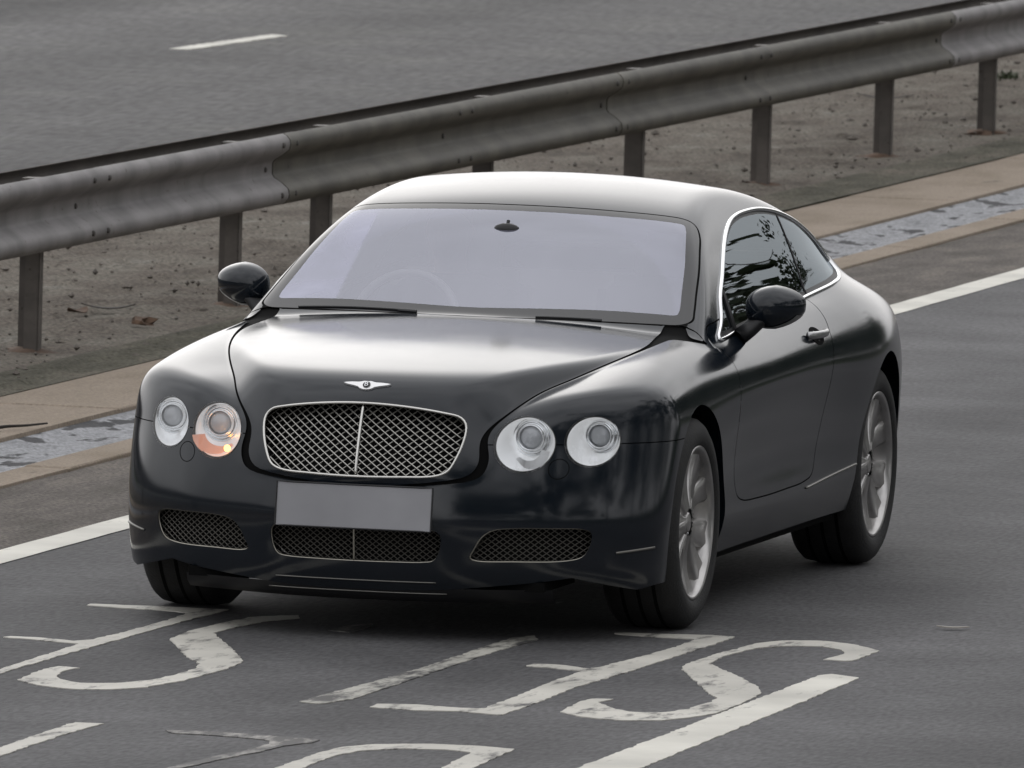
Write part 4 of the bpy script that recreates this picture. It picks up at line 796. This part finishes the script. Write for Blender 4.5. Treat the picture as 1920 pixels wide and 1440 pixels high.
# ---------------------------------------------------------------- wheels
def wheel(cx, cy, s):
    root = empty('wheel', (cx, cy, .352), car); X = np.array([s, 0, 0.])
    R_ = .352; prof = [(-.255, .25), (-.262, .29), (-.255, .325), (-.235, .345), (-.20, .351), (-.13, .352), (-.06, .351), (-.028, .345), (-.012, .332), (.0, .312), (.004, .292), (.002, .272), (-.006, .258), (-.012, .253), (-.03, .247)]
    t = MB().lathe(prof, (0, 0, 0), X, 72).build('tyre', RUBBER, root, True)
    for q in (-.185, -.13, -.075):                                     # tread grooves
        MB().lathe([(q-.006, .3525), (q+.006, .3525)], (0, 0, 0), X, 72).build('tread_groove', MATT, root)
    rim = MB().lathe([(-.016, .256), (-.006, .257), (-.004, .250), (-.010, .242), (-.03, .236), (-.10, .228), (-.16, .215), (-.20, .21)], (0, 0, 0), X, 72).build('rim', ALLOY, root, True)
    MB().lathe([(-.12, .16), (-.12, .06), (-.13, .05)], (0, 0, 0), X, 48).build('brake_disc', plain('brake_disc', (.12, .115, .11), .45, .8), root)
    MB().lathe([(-.145, .215), (-.15, .02)], (0, 0, 0), X, 32).build('dark_inner', MATT, root)
    for k in range(5):                                                 # five V-shaped spokes
        th0 = math.pi/2+.42+k*2*math.pi/5; sp_ = MB()
        for sd in (1, -1):
            rows = []; nr = 10
            for i in range(nr+1):
                u = i/nr; r = .045+.198*u; th = th0+sd*(.12+.19*u); hw = .022+.028*u; d = -.030-.018*math.sin(math.pi*u*.9)+.012*u
                er = np.array([0, math.cos(th), math.sin(th)]); et = np.array([0, -math.sin(th), math.cos(th)])
                rows.append([er*r+et*hw*a+X*(d+b) for a, b in ((-1, -.04), (-1, -.006), (-.72, .002), (0, -.003), (.72, .002), (1, -.006), (1, -.04))])
            V = [p for q in rows for p in q]; m = 7; sp_.add(V, [(i*m+j, i*m+j+1, (i+1)*m+j+1, (i+1)*m+j) for i in range(nr) for j in range(m-1)])
        sp_.build('spoke', ALLOY, root, True)
    MB().lathe([(-.09, .070), (-.048, .068), (-.042, .058), (-.040, .036), (-.032, .033), (-.029, .027), (-.028, .001)], (0, 0, 0), X, 40).build('hub', ALLOY, root, True)
    for k in range(5):
        a = math.pi/2+k*2*math.pi/5; MB().lathe([(-.06, .008), (-.040, .008), (-.037, .004), (-.037, .001)], (0, .050*math.cos(a), .050*math.sin(a)), X, 10).build('wheel_nut', CHROME, root)
for cx, cy in ((.918, 0), (.912, 2.745)):
    for s in (1, -1): wheel(s*cx, cy, s)
# ---------------------------------------------------------------- cabin
iv = MB()
prof = [(.56, .93), (.62, .955), (.80, .965), (.92, .945), (.97, .90), (.96, .80), (1.02, .62), (.95, .40)]; xs_ = np.linspace(-.70, .70, 25); V = []
for y, z in prof: V += [(x, y-.10*(x/.7)**2*0+.04*(x/.7)**2, z+(.018*math.exp(-((x+.37)/.16)**2) if y < .95 and y > .7 else 0)) for x in xs_]
mesh_obj('dashboard', V, [(k*25+i, k*25+i+1, (k+1)*25+i+1, (k+1)*25+i) for k in range(7) for i in range(24)], DASHM, car, smooth=True)
WHEELM = plain('steering_leather', (.60, .57, .55), .5)
sw = empty('steering_wheel', (-.37, 1.03, .90), car); sw.rotation_euler = (math.radians(-24), 0, 0)
MB().lathe([(.014*math.sin(a), .180+.014*math.cos(a)) for a in np.linspace(0, 2*math.pi, 11)], (0, 0, 0), (0, 1, 0), 40).build('rim', WHEELM, sw, True)
h_b = MB().lathe([(.03, .055), (0, .06), (-.015, .03), (-.016, .001)], (0, 0, 0), (0, -1, 0), 24); h_b.build('hub', DARKP, sw, True)
for a in (0.1, math.pi-.1, -math.pi/2): MB().tube([(.04*math.cos(a), 0, .04*math.sin(a)), (.175*math.cos(a), 0, .175*math.sin(a))], .016, 8, flat=.6).build('spoke', SATIN, sw, True)
def seat(x, y):
    root = empty('seat', (x, y, 0), car)
    def pad(nm, c, d, tilt, mat=LEATHER):
        bm = bmesh.new(); bmesh.ops.create_cube(bm, size=1); bmesh.ops.scale(bm, vec=d, verts=bm.verts); bmesh.ops.bevel(bm, geom=bm.edges[:], offset=min(d)*.35, segments=3, affect='EDGES')
        bmesh.ops.rotate(bm, cent=(0, 0, 0), matrix=Matrix.Rotation(tilt, 3, 'X'), verts=bm.verts); bmesh.ops.translate(bm, vec=c, verts=bm.verts); me = bpy.data.meshes.new(nm); bm.to_mesh(me); bm.free(); me.materials.append(mat)
        me.polygons.foreach_set('use_smooth', [True]*len(me.polygons)); return link(bpy.data.objects.new(nm, me), root)
    pad('seat_cushion', (0, .0, .46), (.50, .54, .16), .12); pad('backrest', (0, .34, .74), (.50, .15, .62), -.32); pad('headrest', (0, .46, 1.10), (.26, .10, .18), -.25)
for x in (-.37, .37): seat(x, 1.38)
rs = MB().box((0, 2.28, .50), (1.1, .45, .16)).box((0, 2.56, .74), (1.1, .14, .50), np.array(Matrix.Rotation(-.35, 3, 'X'))); rs.build('rear_bench', LEATHER, car)
mv = empty('interior_mirror', (.0, .945, 1.236), car)
bm = bmesh.new(); bmesh.ops.create_uvsphere(bm, u_segments=24, v_segments=12, radius=1); bmesh.ops.scale(bm, vec=(.046, .018, .022), verts=bm.verts); me = bpy.data.meshes.new('mirror_housing'); bm.to_mesh(me); bm.free(); me.materials.append(DARKP); me.polygons.foreach_set('use_smooth', [True]*len(me.polygons)); link(bpy.data.objects.new('mirror_housing', me), mv)
MB().tube([(0, .012, .008), (0, .02, .030)], .006, 8).build('mirror_stem', DARKP, mv)

# ---------------------------------------------------------------- driver
def driver():
    m, t = new_mat('driver_clothes_and_skin'); n = t.nodes.new; k = t.links.new; o = n('ShaderNodeOutputMaterial'); b = n('ShaderNodeBsdfPrincipled'); k(b.outputs[0], o.inputs[0]); b.inputs['Roughness'].default_value = .7
    tc = n('ShaderNodeTexCoord'); s = n('ShaderNodeSeparateXYZ'); k(tc.outputs['Object'], s.inputs[0])
    a = n('ShaderNodeMath'); a.operation = 'GREATER_THAN'; k(s.outputs['Z'], a.inputs[0]); a.inputs[1].default_value = .475
    h = n('ShaderNodeMath'); h.operation = 'LESS_THAN'; k(s.outputs['Y'], h.inputs[0]); h.inputs[1].default_value = -.42
    h2 = n('ShaderNodeMath'); h2.operation = 'GREATER_THAN'; k(s.outputs['Z'], h2.inputs[0]); h2.inputs[1].default_value = .2
    h3 = n('ShaderNodeMath'); h3.operation = 'MULTIPLY'; k(h.outputs[0], h3.inputs[0]); k(h2.outputs[0], h3.inputs[1])
    mx = n('ShaderNodeMath'); mx.operation = 'MAXIMUM'; k(a.outputs[0], mx.inputs[0]); k(h3.outputs[0], mx.inputs[1])
    c = n('ShaderNodeMix'); c.data_type = 'RGBA'; k(mx.outputs[0], c.inputs[0]); c.inputs[6].default_value = (.03, .032, .04, 1); c.inputs[7].default_value = (.42, .27, .20, 1); k(c.outputs[2], b.inputs['Base Color'])
    B = MB()
    def chain(P, r): B.tube(P, r, 12)
    def ball(c, r):
        nu, nv = 20, 12; V = []
        for j in range(nv+1):
            for i in range(nu): w = 2*math.pi*i/nu; e = math.pi*(j+.02)/(nv+.04); V.append((c[0]+r[0]*math.sin(e)*math.cos(w), c[1]+r[1]*math.sin(e)*math.sin(w), c[2]+r[2]*math.cos(e)))
        B.add(V, [(j*nu+i, j*nu+(i+1) % nu, (j+1)*nu+(i+1) % nu, (j+1)*nu+i) for j in range(nv) for i in range(nu)]+[tuple(range(nu))[::-1], tuple(nv*nu+i for i in range(nu))])
    ball((0, .02, .02), (.18, .13, .12)); ball((0, .08, .18), (.16, .11, .15)); ball((0, .12, .33), (.19, .11, .14)); ball((0, .14, .41), (.20, .085, .07))
    chain([(0, .14, .42), (0, .13, .50), (0, .12, .56)], [.062, .056, .058])
    ball((0, .10, .625), (.075, .095, .115)); ball((0, .075, .575), (.055, .075, .06)); ball((0, -.005, .61), (.012, .016, .020))
    for s_ in (1, -1): ball((s_*.076, .11, .62), (.010, .020, .030))
    for s_ in (1, -1):
        chain([(s_*.19, .14, .40), (s_*.235, .05, .27), (s_*.245, -.04, .18)], [.058, .048, .044]); chain([(s_*.245, -.04, .18), (s_*.23, -.2, .25), (s_*.195, -.40, .31)], [.045, .04, .028])
        ball((s_*.185, -.44, .325), (.028, .045, .038))
        for q in range(4): chain([(s_*(.185-.004*q), -.465, .350-.018*q), (s_*(.185-.004*q), -.505+.004*q, .350-.018*q), (s_*(.160-.003*q), -.515, .348-.018*q), (s_*.148, -.488, .347-.018*q)], .0085)
        chain([(s_*.175, -.45, .352), (s_*.158, -.475, .362), (s_*.150, -.490, .358)], .0095)
        chain([(s_*.10, .0, .02), (s_*.13, -.25, .09), (s_*.13, -.44, .10)], [.085, .072, .06]); chain([(s_*.13, -.44, .10), (s_*.12, -.58, -.10), (s_*.11, -.66, -.27)], [.058, .05, .04]); chain([(s_*.11, -.64, -.28), (s_*.11, -.78, -.30)], [.042, .035])
    o = B.build('person', m, None, True); o.location = (-.37, 1.50, .56)
    r = o.modifiers.new('join', 'REMESH'); r.mode = 'VOXEL'; r.voxel_size = .009; r.use_smooth_shade = True
    sm = o.modifiers.new('smooth', 'SMOOTH'); sm.factor = .5; sm.iterations = 3
    nu, nv = 22, 9; V = []
    for j in range(nv+1):
        for i in range(nu):
            w = 2*math.pi*i/nu; e = (.02+.56*j/nv*(1+.45*math.sin(w)))*math.pi/1.15*.95; V.append((.080*math.sin(e)*math.cos(w), .105+.102*math.sin(e)*math.sin(w), .632+.118*math.cos(e)))
    mesh_obj('hair', V, [(j*nu+i, j*nu+(i+1) % nu, (j+1)*nu+(i+1) % nu, (j+1)*nu+i) for j in range(nv) for i in range(nu)]+[tuple(range(nu))[::-1]], plain('hair', (.03, .022, .016), .6), o, smooth=True)
    tag(o, 'person in dark jacket sitting at the steering wheel behind the windscreen', 'person')
driver()
# ---------------------------------------------------------------- litter, weeds
TWIG = plain('twig_bark', (.020, .016, .013), .9, var=.3, scale=30); LEAF_D = plain('dead_leaf', (.085, .05, .03), .8, var=.4, scale=20); STONE = plain('stone', (.12, .105, .09), .9, var=.35, scale=18, bump=.6); PALE = plain('pale_scrap', (.30, .28, .25), .7)
def twig(P, r, label, mat=TWIG):
    P = np.array(P, float); tg = MB().tube(smooth_loop(P, 4, False), np.linspace(r, r*.5, (len(P)-1)*4+1), 6).build('twig', mat, None, True); return tag(tg, label, 'twig')
twig([(-3.40, 6.42, .030), (-3.37, 6.48, .034), (-3.32, 6.57, .034), (-3.27, 6.70, .036)], .008, 'dark curved twig lying on the edge of the drainage channel')
def lump(name, c, d, mat, label, cat, seed, group=None):
    r = np.random.default_rng(seed); bm = bmesh.new(); bmesh.ops.create_icosphere(bm, subdivisions=2, radius=1)
    for v in bm.verts: v.co = Vector((v.co.x*d[0], v.co.y*d[1], max(-.2, v.co.z)*d[2]))*(1+.22*r.normal())
    me = bpy.data.meshes.new(name); bm.to_mesh(me); bm.free(); me.materials.append(mat); o = link(bpy.data.objects.new(name, me)); o.location = c; o.rotation_euler.z = r.random()*6; return tag(o, label, cat, group)
def scrap(name, c, L_, w, rz, mat, label, cat, curl=.02):
    n = 7; V = []
    for i in range(n):
        u = i/(n-1)*2-1; hw = w*(1-abs(u)**2.2)*.5+.004
        for s_, z in ((-1, .004), (1, .004)): V.append((u*L_/2, s_*hw, z+curl*u*u))
        for s_ in (-1, 1): V.append((u*L_/2, s_*hw, z+curl*u*u+.004))
    F = []
    for i in range(n-1):
        a = i*4; F += [(a, a+4, a+5, a+1), (a+2, a+3, a+7, a+6), (a, a+2, a+6, a+4), (a+1, a+5, a+7, a+3)]
    F += [(0, 1, 3, 2), ((n-1)*4, (n-1)*4+2, (n-1)*4+3, (n-1)*4+1)]
    o = mesh_obj(name, V, F, mat); o.location = c; o.rotation_euler.z = rz; return tag(o, label, cat)
scrap('bark_scrap', (-4.83, 13.0, .035), .24, .05, .35, TWIG, 'long flat scrap of dark bark on the dirt between two barrier posts', 'debris')
lump('stone', (-4.47, 12.28, .035), (.07, .05, .03), LEAF_D, 'reddish brown broken lump lying on the dirt by the wide kerb', 'debris', 3)
scrap('dead_leaf', (-4.9, 12.76, .03), .13, .07, 1.2, LEAF_D, 'small brown dead leaf on the dirt near the barrier', 'leaf')
scrap('bark_scrap', (-5.85, 33.1, .035), .34, .08, .15, TWIG, 'dark bark scrap lying behind the posts on bare earth', 'debris')
scrap('paint_scrap', (1.70, .42, .003), .11, .02, .2, PALE, 'thin pale scrap lying on the asphalt beside the letter S', 'debris', curl=.004)
r_ = np.random.default_rng(11)
gv_ = MB()
for i in range(2200):                                                 # scattered gravel on the reservation
    x = r_.uniform(-7.3, -3.9); y = r_.uniform(4, 50); q = abs(r_.normal(0, 1))*.007+.005; P = np.array([(1, 0, 0), (-1, 0, 0), (0, 1, 0), (0, -1, 0), (0, 0, .7), (0, 0, -.7)])*q*r_.uniform(.6, 1.4, (6, 3))
    gv_.add(P+np.array([x+float(bend(y)), y, .02]), [(0, 2, 4), (2, 1, 4), (1, 3, 4), (3, 0, 4), (2, 0, 5), (1, 2, 5), (3, 1, 5), (0, 3, 5)])
go = gv_.build('gravel', STONE); go['kind'] = 'stuff'; go['label'] = 'loose gravel scattered over the central reservation'
def weed(c, h, nb, label, seed):
    r = np.random.default_rng(seed); B = MB()
    for i in range(nb):
        a = r.random()*6.28; l = h*r.uniform(.5, 1.1); lean = r.uniform(.2, .9); w = .006; P = []
        for u in (0, .4, .75, 1): P.append(np.array([math.cos(a)*lean*l*u*u+r.normal(0, .05)*0, math.sin(a)*lean*l*u*u, l*u*(1-.35*lean*u)]))
        sd = np.array([-math.sin(a), math.cos(a), 0])*w; off = r.normal(0, .07, 3)*[1, 1.5, 0]; V = []
        for u, p in zip((1, .9, .6, .05), P): V += [p+off+sd*u, p+off-sd*u]
        B.add(V, [(0, 1, 3, 2), (2, 3, 5, 4), (4, 5, 7, 6)])
    o = empty('weed_clump', c); B.build('blades', plain('weed_green', (.03, .042, .014), .7, var=.4, scale=9), o)['kind'] = 'stuff'; tag(o, label, 'weed')
weed((-5.78, 36.2, .02), .07, 90, 'low green weed clump growing behind the barrier posts', 5)
# ---------------------------------------------------------------- trees along the near verge (outside the picture, mirrored in the paint and side glass)
def woodland():
    r = np.random.default_rng(21); B = MB(); LV = []; LF = []
    for i in range(44):
        y = -30+i*3.4+r.normal(0, .8); x = 14.0+abs(r.normal(0, 1.6)); h = r.uniform(9.5, 14)
        B.tube([(x, y, -.05), (x+r.normal(0, .1), y, h*.4), (x+r.normal(0, .2), y+r.normal(0, .2), h*.85)], [.16, .11, .03], 8)
        for k in range(9):
            z = h*r.uniform(.25, .8); a = r.random()*6.28; l = h*.28*r.uniform(.6, 1); B.tube([(x, y, z), (x+l*.5*math.cos(a), y+l*.5*math.sin(a), z+l*.35), (x+l*math.cos(a), y+l*math.sin(a), z+l*.55)], [.05, .03, .01], 5)
        nb = 30
        for c in range(nb):
            cc = np.array([x, y, h*.52])+r.normal(0, 1, 3)*[h*.085, h*.13, h*.24]; cc[2] = max(.6, cc[2]); n = 46; P = cc+r.normal(0, 1, (n, 3))*.50
            for p in P:
                u = r.normal(0, 1, 3); u /= np.linalg.norm(u); v = np.cross(u, r.normal(0, 1, 3)); v /= np.linalg.norm(v)+1e-9; s = r.uniform(.16, .28); b = len(LV); LV.extend([p-u*s, p+v*s*.6, p+u*s, p-v*s*.6]); LF.append((b, b+1, b+2, b+3))
    o = empty('roadside_wood', (12, 40, 0)); o['kind'] = 'stuff'; o['label'] = 'belt of leafy trees along the near verge'
    t = B.build('trunks', plain('bark', (.05, .04, .03), .9), o, True); t.location = (-12, -40, 0); t['kind'] = 'stuff'
    l = mesh_obj('leaves', LV, LF, plain('leaf_green', (.035, .048, .018), .7, var=.4, scale=1.5), o); l.location = (-12, -40, 0); l['kind'] = 'stuff'
woodland()
